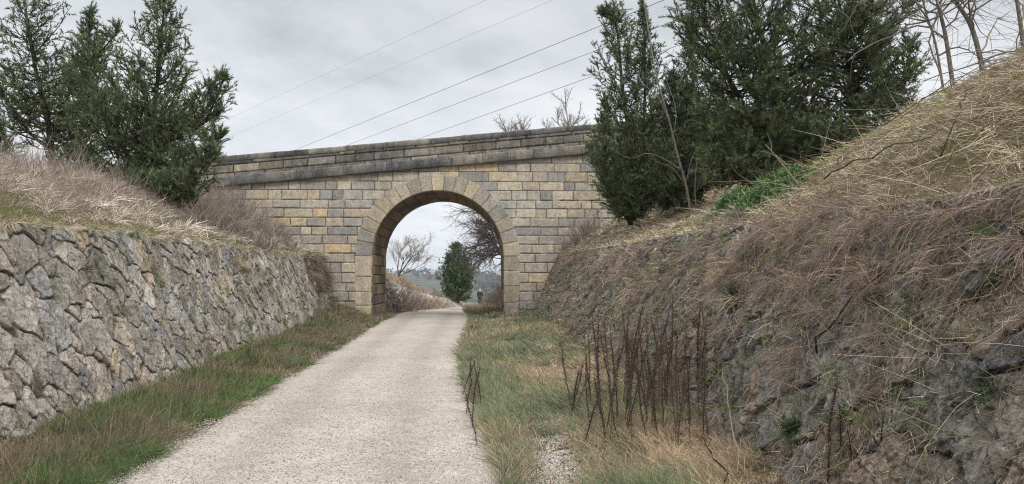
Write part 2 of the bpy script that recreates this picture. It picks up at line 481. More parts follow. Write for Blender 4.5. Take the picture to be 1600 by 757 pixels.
# ------------------------------------------------------------------ rubble walls as real relief
def rubble(U, V, cu, cv, seed, rot=0.5, jit=0.9, p=3.0, wgt=.55):
    """stones in the plane of a wall: returns stone hash, gap distance, local du,dv"""
    ix0 = np.floor(U / cu).astype(np.int64); iy0 = np.floor(V / cv).astype(np.int64)
    F1 = np.full(U.shape, 9.0); F2 = np.full(U.shape, 9.0)
    H = np.zeros(U.shape); DU = np.zeros(U.shape); DV = np.zeros(U.shape)
    for dx in range(-2, 3):
        for dy in range(-2, 3):
            ix = ix0 + dx; iy = iy0 + dy
            h1 = _hash(ix, iy, seed); h2 = _hash(ix, iy, seed + 1); h3 = _hash(ix, iy, seed + 2); h4 = _hash(ix, iy, seed + 3)
            off = np.where(iy % 2 == 0, 0.0, 0.5)
            su = (ix + 0.5 + off + jit * (h1 - .5)) * cu; sv = (iy + 0.5 + jit * (h2 - .5) * 0.8) * cv
            a = rot + (h3 - .5) * 1.0
            du = U - su; dv = V - sv
            ca = np.cos(a); sa = np.sin(a)
            e1 = np.abs(du * ca + dv * sa) / 0.85; e2 = np.abs(-du * sa + dv * ca) / 1.1
            d = (e1 ** p + e2 ** p) ** (1 / p) - (h4 ** 1.6) * wgt * min(cu, cv)
            new = d < F1
            F2 = np.where(new, F1, np.minimum(F2, d))
            H = np.where(new, _hash(ix, iy, seed + 7), H)
            DU = np.where(new, du, DU); DV = np.where(new, dv, DV)
            F1 = np.where(new, d, F1)
    return H, F2 - F1, DU, DV

def rubble_wall(name, y0, y1, nu, nv, foot, topo, ztop, side, cu, cv, seed, mat, cols, gapc, relief, fx=1.0, zb=None, rot=0.5, facet=.42, gapw=.05, fk=.5, tilt=.5, und=.22, sharp=2.2, wgt=.6, jd=.03):
    # finer columns near the camera
    s = np.linspace(0, 1, nu)
    k = np.abs(y1) ** 0.5
    yv = np.sign(y0) * 0 + (np.sqrt(max(0, 6)) + s * (np.sqrt(y1 - y0 + 6) - np.sqrt(6))) ** 2 - 6 + y0
    tv = np.linspace(0, 1, nv)
    Yw, Tw = np.meshgrid(yv, tv, indexing='ij')
    zt = ztop(Yw)
    zb_ = (floorz(foot(Yw), Yw) - 0.25) if zb is None else zb(Yw)
    Zw = zb_ + (zt - zb_) * Tw
    bat = topo(Yw) * ((Zw - 0.0) / np.maximum(zt, .4))
    YW2 = Yw + .05 * (fbm(Yw * 6, Zw * 6, seed + 90) - .5); ZW2 = Zw + .05 * (fbm(Yw * 6 + 9, Zw * 6, seed + 91) - .5)
    h2, e2, u2, v2 = rubble(YW2, ZW2, cu * facet, cv * facet, seed + 11, rot, 1.0, 2.0)
    h3, e3, u3, v3 = rubble(YW2, ZW2, cu * facet * .4, cv * facet * .4, seed + 17, rot + .3, 1.0, 2.0)
    H, E, DU, DV = rubble(Yw + 0.25 * (fbm(Yw * 1.1, Zw * 1.1, seed + 40) - .5), Zw * 1.06 + 0.22 * (fbm(Yw * .9, Zw * .9, seed + 50) - .5), cu, cv, seed, rot, .95, 3.2, wgt)
    j = 0.014 + gapw * fbm(Yw * 2.5, Zw * 2.5, seed + 60)
    face = sst(0.0, 1.0, E / (j * sharp))
    tx = (_hash((H * 9999).astype(np.int64), (H * 777).astype(np.int64), 3) - .5) * tilt
    tz = (_hash((H * 9999).astype(np.int64), (H * 777).astype(np.int64), 4) - .5) * tilt
    so = (_hash((H * 9999).astype(np.int64), (H * 777).astype(np.int64), 5) - .5)
    hh = lambda q, k: _hash((q * 99991).astype(np.int64), (q * 777).astype(np.int64), k) - .5
    fac = (u2 * hh(h2, 8) + v2 * hh(h2, 9)) * 0.9 * fk + hh(h2, 10) * relief * .35 * fk + (u3 * hh(h3, 8) + v3 * hh(h3, 9)) * .8 * fk + hh(h3, 10) * relief * .2 * fk
    d = face * (relief + jd + so * relief * 0.8 + DU * tx + DV * tz) + fac * (.4 + .6 * face)
    rough = (fbm(Yw * 6, Zw * 6 + Yw * 2, seed + 70, 5) - .5) * relief * 0.5 + (np.abs(fbm(Yw * 9 + Zw * 6, Zw * 4, seed + 75, 4) - .5)) * relief * -0.7
    d = d + rough * (0.35 + 0.65 * face) + (fbm(Yw * .5, Zw * .6, seed + 80, 3) - .5) * und
    Xw = foot(Yw) + side * (bat - d * 1.0)
    # colours: each stone its own
    base = mixc(cols, H.ravel()).reshape(H.shape + (3,))
    br = (0.82 + 0.36 * _hash((H * 9999).astype(np.int64), (H * 555).astype(np.int64), 6)) * (1 + fk * (.4 * hh(h2, 12) + .35 * hh(h3, 12)))
    colr = base * br[..., None]
    g = (1 - face)[..., None]
    colr = colr * (1 - g) + np.array(gapc) * g
    # cap: fold back into the bank
    pts = np.stack([Xw, Yw, Zw], -1)
    cap1 = pts[:, -1:] + np.array([side * 0.16, 0, 0.02]); cap2 = pts[:, -1:] + np.array([side * 0.7, 0, -0.12])
    pts = np.concatenate([pts, cap1, cap2], 1)
    colr = np.concatenate([colr, colr[:, -1:], colr[:, -1:] * .6], 1)
    a = Acc()
    grid(a, pts, colr, flip=(side < 0))
    return a.build(name, mat, smooth=False), (yv, pts)

LC = [c(158, 154, 149), c(181, 176, 169), c(169, 162, 152), c(197, 192, 183), c(160, 160, 161), c(193, 176, 157), c(175, 169, 161), c(146, 140, 131)]
wl, _ = rubble_wall('retaining_wall', -1.0, 28.55, 2400, 200, xwl, topoff_l, ztl, -1, 0.36, 0.25, 101, M_WALL_L, LC, c(92, 84, 73), 0.019, rot=0.35, facet=.5, fk=.34, tilt=.16, und=.10, sharp=1.15, gapw=.035, wgt=.95, jd=.018)
tag(wl, 'pale grey dry-stone retaining wall leaning back beside the left edge of the gravel path, topped by dry grass', 'stone wall')
RC = [c(117, 115, 112), c(143, 138, 130), c(126, 118, 112), c(158, 152, 143), c(123, 124, 127), c(157, 140, 124), c(136, 131, 127)]
wr, _ = rubble_wall('retaining_wall', -1.0, 28.9, 2400, 200, xwr, topoff_r, ztr, 1, 0.50, 0.36, 202, M_WALL_R, RC, c(72, 63, 54), 0.045, rot=0.25, facet=.4, fk=.75, tilt=.25, und=.12, sharp=1.0, gapw=.03)
tag(wr, 'dark mossy rough stone retaining wall below the right bank, half hidden by hanging dead stems', 'stone wall')

# ------------------------------------------------------------------ banks above the walls
vv = np.concatenate([np.linspace(0, 9, 46), 9 + np.geomspace(0.5, 40, 14)])
def zcl(y): return np.interp(y, [-10, 8, 11, 18, 24, 28], [3.0, 3.05, 3.3, 3.75, 4.4, 4.75])
def bank_l(x, y):
    xt = xwl(y) - topoff_l(y) - 0.1
    v = np.clip(xt - x, 0, None)
    zt = ztl(y) - 0.03
    h = zcl(y) - zt
    s = 0.60 * v
    k = 0.25
    m = -np.log(np.exp(-s / k) + np.exp(-h / k)) * k + np.log(1 + np.exp(-h / k)) * k
    return zt + m + 0.05 * np.clip(v - 4, 0, 30) + (fbm(x * .9, y * .9, 61) - .5) * 0.28 * sst(0, .6, v)
def xcr(y): return np.interp(y, [-8, 5, 9, 15, 28], [5.9, 6.0, 6.0, 5.7, 5.8])
def zcr(y): return np.interp(y, [-8, 4, 9, 11, 13, 15, 20, 24, 28], [4.6, 4.5, 4.2, 3.95, 3.6, 3.35, 3.3, 3.9, 4.9])
def bank_r(x, y):
    xt = xwr(y) + topoff_r(y) + 0.1
    v = np.clip(x - xt, 0, None)
    zt = ztr(y) - 0.03
    t = v / (xcr(y) - xt)
    h = zcr(y) - zt
    m = h * np.where(t < 1, np.clip(t, 0, 1) ** 0.92, 1.0) + np.clip(v - (xcr(y) - xt), 0, 40) * np.interp(y, [0, 12, 18], [0.30, 0.28, 0.05])
    return zt + m + (fbm(x * .8, y * .8, 62) - .5) * 0.34 * sst(0, .6, v) + (fbm(x * 2.5, y * 2.5, 63) - .5) * 0.12 * sst(0, .6, v)

def bank_sheet(name, fn, side, y0, y1f):
    s = np.linspace(0, 1, 150)
    pts = np.zeros((len(s), len(vv), 3))
    for j, v in enumerate(vv):
        if side < 0:
            yb = y0 + s * (28.9 - y0)
            x = xwl(yb) - topoff_l(yb) - 0.1 - v
            yb = y0 + s * (yface(x) + 0.15 - y0)
            x = xwl(yb) - topoff_l(yb) - 0.1 - v
        else:
            yb = y0 + s * (29.0 - y0)
            x = xwr(yb) + topoff_r(yb) + 0.1 + v
            yb = y0 + s * (yface(x) + 0.15 - y0)
            x = xwr(yb) + topoff_r(yb) + 0.1 + v
        pts[:, j] = np.stack([x, yb, fn(x, yb)], -1)
    a = Acc(); grid(a, pts, np.array([1.0, 1, 1]), flip=(side > 0))
    o = a.build(name, M_BANK, smooth=True); tag(o, kind='structure'); return o
bank_sheet('embankment', bank_l, -1, -10, None)
bank_sheet('embankment', bank_r, 1, -10, None)

# beyond the bridge: approach fill on both sides and the left cutting side with its rocky face
def bank_fl(x, y):
    v = np.clip(xl(y) - 0.35 - x, 0, None)
    h = np.interp(y, [32, 36, 45, 55, 66, 78, 90], [2.4, 2.2, 2.0, 1.8, 1.2, 0.5, 0.0])
    fill = np.interp(y, [32, 34, 37, 44], [2.4, 2.2, 1.2, 0.0])
    return zp(y) - 0.05 + h * sst(0, 1.35, v) ** 0.8 + (h * .25 + 0.0) * sst(1.2, 5, v) + fill * sst(1.2, 5.5, v) + (fbm(x * 1.1, y * 1.1, 64) - .5) * 0.35 * sst(0, .5, v)
def bank_fr(x, y):
    v = np.clip(x - xr(y) - 0.9, 0, None)
    h = np.interp(y, [32, 40, 55, 70, 90], [1.6, 1.1, 0.9, 0.5, 0.0])
    fill = np.interp(y, [32, 34, 37, 46], [3.4, 3.2, 2.0, 0.0])
    return zp(y) - 0.05 + h * sst(0, 2.2, v) + fill * sst(1.5, 6, v) + (fbm(x * 1.1, y * 1.1, 65) - .5) * 0.3 * sst(0, .5, v)
def far_sheet(fn, side):
    s = np.concatenate([np.linspace(33.0, 60, 80), np.linspace(60.8, 92, 30)])
    vv2 = np.concatenate([np.linspace(0, 6, 40), 6 + np.geomspace(.5, 45, 14)])
    Yb, Vb = np.meshgrid(s, vv2, indexing='ij')
    Xb = xl(Yb) - 0.3 - Vb if side < 0 else xr(Yb) + 0.85 + Vb
    Yb2 = Yb + BR_YAW * (Xb - BR_X0) * np.clip(1 - (Yb - 33.0) / 12, 0, 1)
    Zb = fn(Xb, Yb2)
    # let the rim of the sheet sink under the ground
    Zb = Zb - 2.5 * sst(20, 50, Vb)
    a = Acc(); grid(a, np.stack([Xb, Yb2, Zb], -1), np.array([1.0, 1, 1]), flip=(side > 0))
    o = a.build('embankment', M_BANK, smooth=True); tag(o, kind='structure'); return o
far_sheet(bank_fl, -1); far_sheet(bank_fr, 1)
# rocky low wall along the left of the path beyond the arch
def fwl_foot(y): return xl(y) - 0.30 - .4 * sst(36.5, 33.5, y)
def fwl_zt(y): return zp(y) + np.interp(y, [32, 36, 45, 55, 66, 76], [1.75, 1.65, 1.35, 1.15, .75, .1])
wf, _ = rubble_wall('retaining_wall', 33.05, 76, 700, 60, fwl_foot, lambda y: 0.6 + 0 * y, fwl_zt, -1, 0.42, 0.30, 303, M_WALL_L, LC, c(70, 62, 52), 0.08, zb=lambda y: zp(y) - 0.2)
tag(wf, 'low crumbling stone wall lining the left of the path beyond the arch', 'stone wall')

# ------------------------------------------------------------------ the bridge
SPAN = 206 / F_PX * BR_Y0; R_IN = SPAN / 2
Z_CR = P(684, 298, BR_Y0)[2]; Z_SP = Z_CR - R_IN
RT = 0.60; R_OUT = R_IN + RT
DEPTH = 4.35
SLOPE = 0.095
Z_STR_B = P(684, 262, BR_Y0)[2]; Z_STR_T = P(684, 247.5, BR_Y0)[2]; Z_PAR_T = P(684, 216, BR_Y0)[2]
bridge = empty('stone_bridge', (BR_X0, BR_Y0, 0), BR_YAW)
tag(bridge, 'old ochre and grey ashlar stone bridge with one round arch over the gravel path', 'bridge')
XA, XB = -19.0, 15.0
AC = [c(168, 163, 155), c(188, 176, 155), c(202, 188, 159), c(173, 167, 157), c(208, 193, 166), c(197, 185, 165), c(158, 156, 150), c(184, 174, 160), c(199, 177, 146), c(185, 179, 165), c(179, 171, 158), c(191, 182, 162)]
def ashlar(Xc, Zc, seed, ch=0.355, wmin=0.38, wmax=1.15, joint=0.017):
    """course/block lookup: returns block hash, distance to the joint, and centre offset"""
    rs = np.random.RandomState(seed)
    zed = [-1.0]
    while zed[-1] < 14: zed.append(zed[-1] + ch * rs.uniform(0.88, 1.12))
    zed = np.array(zed)
    k = np.searchsorted(zed, Zc) - 1
    dz = np.minimum(Zc - zed[k], zed[k + 1] - Zc)
    Hh = np.zeros(Xc.shape); dx = np.zeros(Xc.shape)
    for kk in np.unique(k):
        e = [-24 - rs.uniform(0, 1)]
        while e[-1] < 24: e.append(e[-1] + rs.uniform(wmin, wmax))
        e = np.array(e); m = k == kk
        b = np.searchsorted(e, Xc[m]) - 1
        dx[m] = np.minimum(Xc[m] - e[b], e[b + 1] - Xc[m])
        Hh[m] = _hash(b, np.full(b.shape, kk), seed)
    wob = (fbm(Xc * 4, Zc * 4, seed + 9) - .5) * 0.02
    return Hh, np.minimum(dx, dz) + wob
def block_look(Hh, D, cols, gapc, seed, joint=0.019, bright=(0.75, 1.25)):
    i = (Hh * 9999).astype(np.int64)
    base = np.array(cols)[(_hash(i, i * 3, 1) * len(cols)).astype(int) % len(cols)]
    br = bright[0] + (bright[1] - bright[0]) * _hash(i, i * 7, 2)
    g = (1 - sst(joint * .6, joint * 1.5, D))[..., None]
    col = base * br[..., None]
    return col * (1 - g) + np.array(gapc) * g, sst(joint * .3, joint * 1.8, D), _hash(i, i * 5, 4)
def spandrel(name, yoff, side, step, seed):
    xs = np.arange(XA, XB + 1e-6, step); zs = np.arange(-0.6, 8.0, step)
    Xc, Zc = np.meshgrid(xs, zs, indexing='ij')
    Hh, D = ashlar(Xc, Zc, seed)
    col, f, r = block_look(Hh, D, AC, c(104, 96, 83), seed, joint=.013, bright=(.87, 1.10))
    # broad weathering: some zones of the face are greyer
    wz = sst(.42, .62, fbm(Xc * .35, Zc * .5, seed + 3, 3))[..., None]
    grey = col.mean(-1, keepdims=True) * np.array([.98, 1.0, 1.02])
    col = col * (1 - .35 * wz) + grey * .35 * wz
    dsp = f * (0.02 + 0.022 * r) + (fbm(Xc * 7, Zc * 7, seed + 4) - .5) * 0.02
    top = Z_STR_B + SLOPE * Xc + 0.12
    rr = np.hypot(Xc, np.maximum(Zc - Z_SP, 0))
    keep = (Zc < top) & (rr > R_OUT - 0.12)
    a = Acc()
    grid(a, np.stack([Xc, yoff - side * dsp * -1 * -1, Zc], -1) if side > 0 else np.stack([Xc, yoff + dsp, Zc], -1), col, keep, flip=(side < 0))
    return a.build(name, M_ASH, bridge)
spandrel('spandrel_wall', 0.0, 1, 0.024, 41)
spandrel('spandrel_wall', DEPTH, -1, 0.05, 42)

# arch ring with legs: stones along the line of the arch
def s_to_xz(s, r):
    """s runs from the foot of the left leg over the crown to the foot of the right one; r = distance outside the intrados"""
    leg = Z_SP + 0.5
    arc = PI * R_IN
    x = np.where(s < leg, -R_IN - r, np.where(s > leg + arc, R_IN + r, -(R_IN + r) * np.cos(np.clip((s - leg) / R_IN, 0, PI))))
    z = np.where(s < leg, s - 0.5, np.where(s > leg + arc, Z_SP - (s - leg - arc), Z_SP + (R_IN + r) * np.sin(np.clip((s - leg) / R_IN, 0, PI))))
    return x, z
S_TOT = 2 * (Z_SP + 0.5) + PI * R_IN
def ring(name, yoff, side, seed):
    rs = np.random.RandomState(seed)
    leg = Z_SP + 0.5
    cuts = [0.0]
    while cuts[-1] < leg - 0.4: cuts.append(cuts[-1] + rs.uniform(0.42, 0.66))
    cuts[-1] = leg
    n = 19
    w = rs.uniform(.85, 1.15, n); w = w / w.sum() * PI * R_IN
    for q in w: cuts.append(cuts[-1] + q)
    while cuts[-1] < S_TOT: cuts.append(cuts[-1] + rs.uniform(0.42, 0.66))
    cuts = np.array(cuts)
    s = np.arange(0, S_TOT, 0.024)
    rr = np.concatenate([[-0.001], np.linspace(0.0, RT, 26), [RT]])
    Sg, Rg = np.meshgrid(s, rr, indexing='ij')
    b = np.searchsorted(cuts, Sg, side='right') - 1; b = np.clip(b, 0, len(cuts) - 2)
    D = np.minimum(Sg - cuts[b], cuts[b + 1] - Sg)
    Hh = _hash(b, b * 2, seed)
    RCOL = [c(181, 171, 153), c(165, 160, 149), c(192, 179, 153), c(157, 153, 147), c(185, 175, 155), c(172, 166, 151)]
    col, f, r = block_look(Hh, D, RCOL, c(118, 110, 95), seed, joint=0.012, bright=(.82, 1.15))
    ext = (r - .5) * 0.025
    Rx = Rg * (1 + ext / RT)
    x, z = s_to_xz(Sg, Rx)
    x = x + 0
    out = 0.030 + f * (0.012 + 0.012 * r) + (fbm(Sg * 6, Rg * 6, seed + 4) - .5) * 0.015
    y = yoff - side * out
    y[:, 0] = yoff + side * 0.35; y[:, -1] = yoff + side * 0.10
    a = Acc(); grid(a, np.stack([x, y, z], -1), col, flip=(side > 0))
    return a.build(name, M_ASH, bridge)
ring('arch_ring', 0.0, 1, 51); ring('arch_ring', DEPTH, -1, 52)
# vault and pier faces
s = np.arange(0, S_TOT, 0.03); yv = np.arange(0.02, DEPTH - 0.01, 0.03)
Sg, Yg = np.meshgrid(s, yv, indexing='ij')
Hh, D = ashlar(Yg * 1.0, Sg, 55, ch=0.40, wmin=.6, wmax=1.2)
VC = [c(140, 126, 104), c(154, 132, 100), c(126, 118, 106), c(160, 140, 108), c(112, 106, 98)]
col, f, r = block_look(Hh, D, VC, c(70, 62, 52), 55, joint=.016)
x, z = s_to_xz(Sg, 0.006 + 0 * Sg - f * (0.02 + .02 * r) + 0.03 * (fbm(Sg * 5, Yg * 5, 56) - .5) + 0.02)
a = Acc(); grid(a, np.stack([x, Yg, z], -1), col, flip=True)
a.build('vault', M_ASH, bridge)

# string course: long dark stones on a slope, proud of the face
PC = [c(112, 111, 109), c(128, 125, 119), c(100, 100, 101), c(138, 134, 125), c(118, 116, 113)]
def sloped_blocks(name, zb, zt, ya, yb, wmin, wmax, cols, seed, parent, mat, jit=0.008, gap=0.012):
    rs = np.random.RandomState(seed); a = Acc(); x = XA
    while x < XB:
        w = rs.uniform(wmin, wmax); x1 = min(x + w, XB)
        jy = rs.uniform(-.012, .012); jz = rs.uniform(-.006, .006)
        n = 7
        xs = np.linspace(x + gap / 2, x1 - gap / 2, n)
        prof = [(ya + .02, zb), (ya, zb + .03), (ya, zt - .05), (ya + .03, zt), (yb, zt + .004), (yb, zb)]
        pts = np.zeros((n, len(prof) + 1, 3))
        for i, (py_, pz_) in enumerate(prof + prof[:1]):
            pts[:, i, 0] = xs; pts[:, i, 1] = py_ + jy; pts[:, i, 2] = pz_ + jz + SLOPE * xs
        rough = rs.uniform(-jit, jit, pts.shape); rough[:, -1] = rough[:, 0]
        pts[:, :, 1:] += rough[:, :, 1:]
        cc = np.array(cols)[rs.randint(len(cols))] * rs.uniform(.75, 1.25)
        grid(a, pts, cc, flip=True)
        for e in (0, -1):
            q = pts[e, :-1]; m = q.mean(0)
            v = np.concatenate([q, m[None]]); k = len(q)
            F = np.array([[i, (i + 1) % k, k] for i in range(k)])
            a.add(v, [F if e == -1 else F[:, ::-1]], cc)
        x = x1
    return a.build(name, mat, parent)
sloped_blocks('string_course', Z_STR_B, Z_STR_T, -0.20, 0.5, 0.8, 1.5, PC, 71, bridge, M_PAR)
sloped_blocks('string_course', Z_STR_B, Z_STR_T, DEPTH - .5, DEPTH + .2, 0.8, 1.5, PC, 72, bridge, M_PAR)
ZC_B = Z_PAR_T - 0.22
def parapet(yf, side, step, seed):
    a = Acc()
    xs = np.arange(XA, XB + 1e-6, step); zs = np.arange(Z_STR_T - .02, ZC_B + 0.02, step)
    Xc, Zc = np.meshgrid(xs, zs, indexing='ij')
    Hh, D = ashlar(Xc, (Zc - Z_STR_T) + 0.0, seed, ch=(ZC_B - Z_STR_T) / 2.0, wmin=.6, wmax=1.25)
    col, f, r = block_look(Hh, D, [c(122, 119, 113), c(140, 134, 122), c(110, 109, 107), c(154, 145, 128), c(132, 128, 120)], c(62, 59, 55), seed, joint=.019)
    dsp = f * (0.02 + .02 * r) + (fbm(Xc * 6, Zc * 6, seed + 4) - .5) * .025
    for yo, sg in ((yf - .06, -1), (yf + .34, 1)):
        grid(a, np.stack([Xc, yo + sg * dsp, Zc + SLOPE * Xc], -1), col, flip=(sg > 0))
    o = a.build('parapet', M_PAR, bridge)
    k = sloped_blocks('coping', ZC_B, Z_PAR_T, yf - .12, yf + .42, .9, 1.6, PC, seed + 5, o, M_PAR, jit=.006)
    return o
parapet(0.0, 1, 0.026, 61); parapet(DEPTH - .30, -1, 0.05, 62)
a = Acc()
xs = np.linspace(XA, XB, 40)
pts = np.zeros((40, 2, 3)); pts[:, :, 0] = xs[:, None]; pts[:, 0, 1] = .3; pts[:, 1, 1] = DEPTH - .3; pts[:, :, 2] = Z_STR_T - .05 + SLOPE * xs[:, None]
grid(a, pts, c(110, 104, 94)); a.build('roadway', M_SOIL, bridge)
# end faces closing the body, buried in the banks
for xe in (XA, XB):
    a = Acc()
    zt_ = Z_STR_T + SLOPE * xe
    box(a, (xe - .1, .02, -0.6), (xe + .1, DEPTH - .02, zt_ - .07), c(120, 112, 98))
    a.build('end_wall', M_ASH, bridge)
# ------------------------------------------------------------------ surface lookup and picking
def surf(x, y):
    """height of the near ground, walls and banks at x,y (y in front of the bridge)"""
    x = np.asarray(x, float); y = np.asarray(y, float)
    fl = xwl(y); fr = xwr(y)
    z = floorz(x, y)
    zL = np.where(x > fl - topoff_l(y) - .1, np.maximum(z, (fl - x) / (topoff_l(y) + .1) * ztl(y)), bank_l(x, y))
    zR = np.where(x < fr + topoff_r(y) + .1, np.maximum(z, (x - fr) / (topoff_r(y) + .1) * ztr(y)), bank_r(x, y))
    return np.where(x < fl, zL, np.where(x > fr, zR, z))
def hit(px, py, d0=2.5, d1=28.7):
    d = np.arange(d0, d1, 0.02)
    k = P(px, py, 1.0) - np.array([0, 0, EZ])
    pts = k[None] * d[:, None] + np.array([0, 0, EZ])
    b = pts[:, 2] < surf(pts[:, 0], pts[:, 1])
    if b.any(): return pts[int(np.argmax(b))]
    if px < 1150:
        q = P(px, py, 27.7); q[2] = float(surf(q[0], q[1])); return q
    k = (d > 4) & (d < 16)
    q = pts[k]; q = q[int(np.argmin(q[:, 2] - surf(q[:, 0], q[:, 1])))].copy(); q[2] = float(surf(q[0], q[1]))
    return q
def spline(pts, n):
    pts = np.asarray(pts, float)
    if len(pts) == 2:
        t = np.linspace(0, 1, n)[:, None]; return pts[0] * (1 - t) + pts[1] * t
    p = np.concatenate([[2 * pts[0] - pts[1]], pts, [2 * pts[-1] - pts[-2]]])
    out = []
    m = len(pts) - 1
    for q in np.linspace(0, m - 1e-6, n):
        i = int(q); t = q - i
        a, b, cc, d = p[i], p[i + 1], p[i + 2], p[i + 3]
        out.append(0.5 * ((2 * b) + (cc - a) * t + (2 * a - 5 * b + 4 * cc - d) * t * t + (3 * b - a - 3 * cc + d) * t ** 3))
    return np.array(out)

# ------------------------------------------------------------------ evergreens
G_DARK = [c(46, 60, 44), c(62, 78, 52), c(78, 94, 60), c(98, 110, 70), c(124, 126, 84)]
def evergreen(name, base, leaders, label, seed, group=None, cols=G_DARK, leafL=(.05, .105), leafW=(.011, .02), per=32, bl=(.2, .5), dens=9.0, trunk_col=c(78, 66, 54), cat='tree', up=.28):
    """leaders: dicts of pts (world), r0, n limbs, L(t) limb length, t0, el(deg)"""
    rs = np.random.RandomState(seed)
    root = empty(name, base); tag(root, label, cat, group)
    base = np.array(base, float)
    tr = Acc(); cr = Acc()
    BB = []; BD = []; BL = []; SH = []
    for ld in leaders:
        pts = spline(ld['pts'], 24) - base
        H = np.linalg.norm(pts[-1] - pts[0])
        tube(tr, pts, np.linspace(ld['r0'], 0.012, 24), trunk_col * rs.uniform(.9, 1.1), 8)
        n = int(ld['n'] * 1.75); az = rs.uniform(0, 6.28)
        for i in range(n):
            t = ld.get('t0', .08) + (1 - ld.get('t0', .08)) * ((i + rs.uniform(0, .9)) / n)
            t = min(t, .985); az += 2.4 + rs.normal() * .5
            j = t * 23; k = int(j); p0 = pts[k] * (1 - (j - k)) + pts[min(k + 1, 23)] * (j - k)
            L = ld['L'](t) * rs.uniform(.6, 1.12)
            if 'azf' in ld: L *= ld['azf'](az)
            if L < .08: L = .08
            el = math.radians(ld.get('el', 28) + 30 * t * t + rs.normal() * 12)
            d0 = np.array([math.cos(az) * math.cos(el), math.sin(az) * math.cos(el), math.sin(el)])
            u = np.linspace(0, 1, 8)[:, None]
            sag = ld.get('sag', .12)
            wob = np.cumsum(rs.normal(size=(8, 3)) * .035 * L, 0)
            lp = p0 + d0 * L * u + np.array([0, 0, 1.0]) * L * (up * u ** 2 - sag * np.sin(PI * u)) + wob
            tube(tr, lp, np.linspace(max(.008, .028 * L / 1.5), .004, 8), trunk_col * rs.uniform(.75, 1.1), 5, cap=False)
            nb = max(5, int(L * dens * 1.5))
            uu = rs.uniform(.12, 1.0, nb) ** .75
            jj = uu * 7; kk = np.minimum(jj.astype(int), 6); ff = (jj - kk)[:, None]
            q = lp[kk] * (1 - ff) + lp[kk + 1] * ff
            tg = norm(lp[kk + 1] - lp[kk])
            rd = norm(rs.normal(size=(nb, 3)))
            dd = norm(tg * .7 + rd * .85 + np.array([0, 0, up * .5]))
            BB.append(q); BD.append(dd); BL.append(rs.uniform(bl[0], bl[1], nb) * (1.15 - .55 * uu) * min(1, .35 + L)); SH.append(np.full(nb, rs.uniform(0, 1)))
        BB.append(pts[-1][None].repeat(6, 0)); BD.append(norm(rs.normal(size=(6, 3)) * .3 + np.array([0, 0, 1]))); BL.append(np.full(6, .25)); SH.append(np.full(6, .7))
    BB = np.concatenate(BB); BD = np.concatenate(BD); BL = np.concatenate(BL); SH = np.concatenate(SH)
    nB = len(BB)
    bend = np.array([[0, 0, .05]]) + rs.normal(size=(nB, 3)) * .2
    twigs(tr, BB, BD, BL * .9, .0045, bend, np.tile(trunk_col * .8, (nB, 1)), rs=rs)
    u = rs.uniform(.05, 1.0, (nB, per))
    p = BB[:, None] + BD[:, None] * (BL[:, None] * u)[..., None] + bend[:, None] * (BL[:, None] * u ** 2)[..., None]
    rd = norm(rs.normal(size=(nB, per, 3)))
    dd = norm(BD[:, None] * .9 + rd * .8 + np.array([0, 0, .15]))
    N = nB * per
    p = p.reshape(-1, 3); dd = dd.reshape(-1, 3)
    tone = np.clip(.45 * SH[:, None] + .5 * rs.uniform(0, 1, (nB, 1)) * np.ones((1, per)) + .18 * rs.normal(size=(nB, per)), 0, 1).ravel()
    col = mixc(cols, tone) * rs.uniform(.8, 1.2, (N, 1))
    brown = rs.uniform(size=N) < .025
    col[brown] = c(112, 92, 62)
    blades(cr, p, dd, rs.uniform(leafL[0], leafL[1], N), rs.uniform(leafW[0], leafW[1], N), 0, col, seg=1, rs=rs)
    tr.build('trunk', M_BARK, root, smooth=True)
    cr.build('crown', M_LEAF, root)
    return root

def prof(pairs):
    xs = [q[0] for q in pairs]; ys = [q[1] for q in pairs]
    return lambda t: float(np.interp(t, xs, ys))
def line3(*a):
    return [P(px, py, d) for px, py, d in a]

# --- left bank trees
b = P(178, 286, 17.5)
evergreen('juniper_tree', b, [
    dict(pts=line3((178, 286, 17.5), (218, 236, 17.4), (243, 150, 17.3), (258, -8, 17.3)), r0=.13, n=74, t0=.12, L=prof([(0, 1.1), (.2, 1.75), (.5, 1.5), (.8, .85), (1, .15)]), el=20),
    dict(pts=line3((205, 252, 17.4), (262, 222, 16.9), (318, 190, 16.6), (350, 122, 16.4)), r0=.06, n=26, t0=.25, L=prof([(0, .7), (.5, .85), (.8, .5), (1, .1)]), el=25),
    dict(pts=line3((205, 252, 17.4), (160, 180, 17.9), (140, 110, 18.0), (185, 50, 18.0)), r0=.05, n=26, t0=.2, L=prof([(0, .7), (.5, .9), (1, .15)]), el=28),
    dict(pts=line3((190, 276, 17.4), (240, 292, 16.7), (285, 300, 16.2), (335, 238, 15.9)), r0=.05, n=34, t0=.12, L=prof([(0, .5), (.5, .72), (.85, .42), (1, .15)]), el=5, sag=.05),
    dict(pts=line3((182, 284, 17.5), (215, 292, 16.9), (262, 312, 16.3), (282, 302, 16.1)), r0=.04, n=30, t0=.15, L=prof([(0, .4), (.6, .62), (1, .3)]), el=5, sag=.0),
    dict(pts=line3((200, 262, 17.4), (250, 258, 16.9), (300, 258, 16.5), (345, 215, 16.3)), r0=.05, n=34, t0=.15, L=prof([(0, .6), (.6, .75), (1, .2)]), el=12, sag=.02),
    dict(pts=line3((190, 276, 17.3), (225, 300, 16.8), (262, 318, 16.4), (300, 326, 16.2)), r0=.04, n=30, t0=.1, L=prof([(0, .5), (.6, .6), (1, .35)]), el=15, sag=.0),
], 'large bushy juniper with forked leaning trunk on the left bank, overlapping the bridge', 301, dens=10.5)
b = P(86, 276, 19)
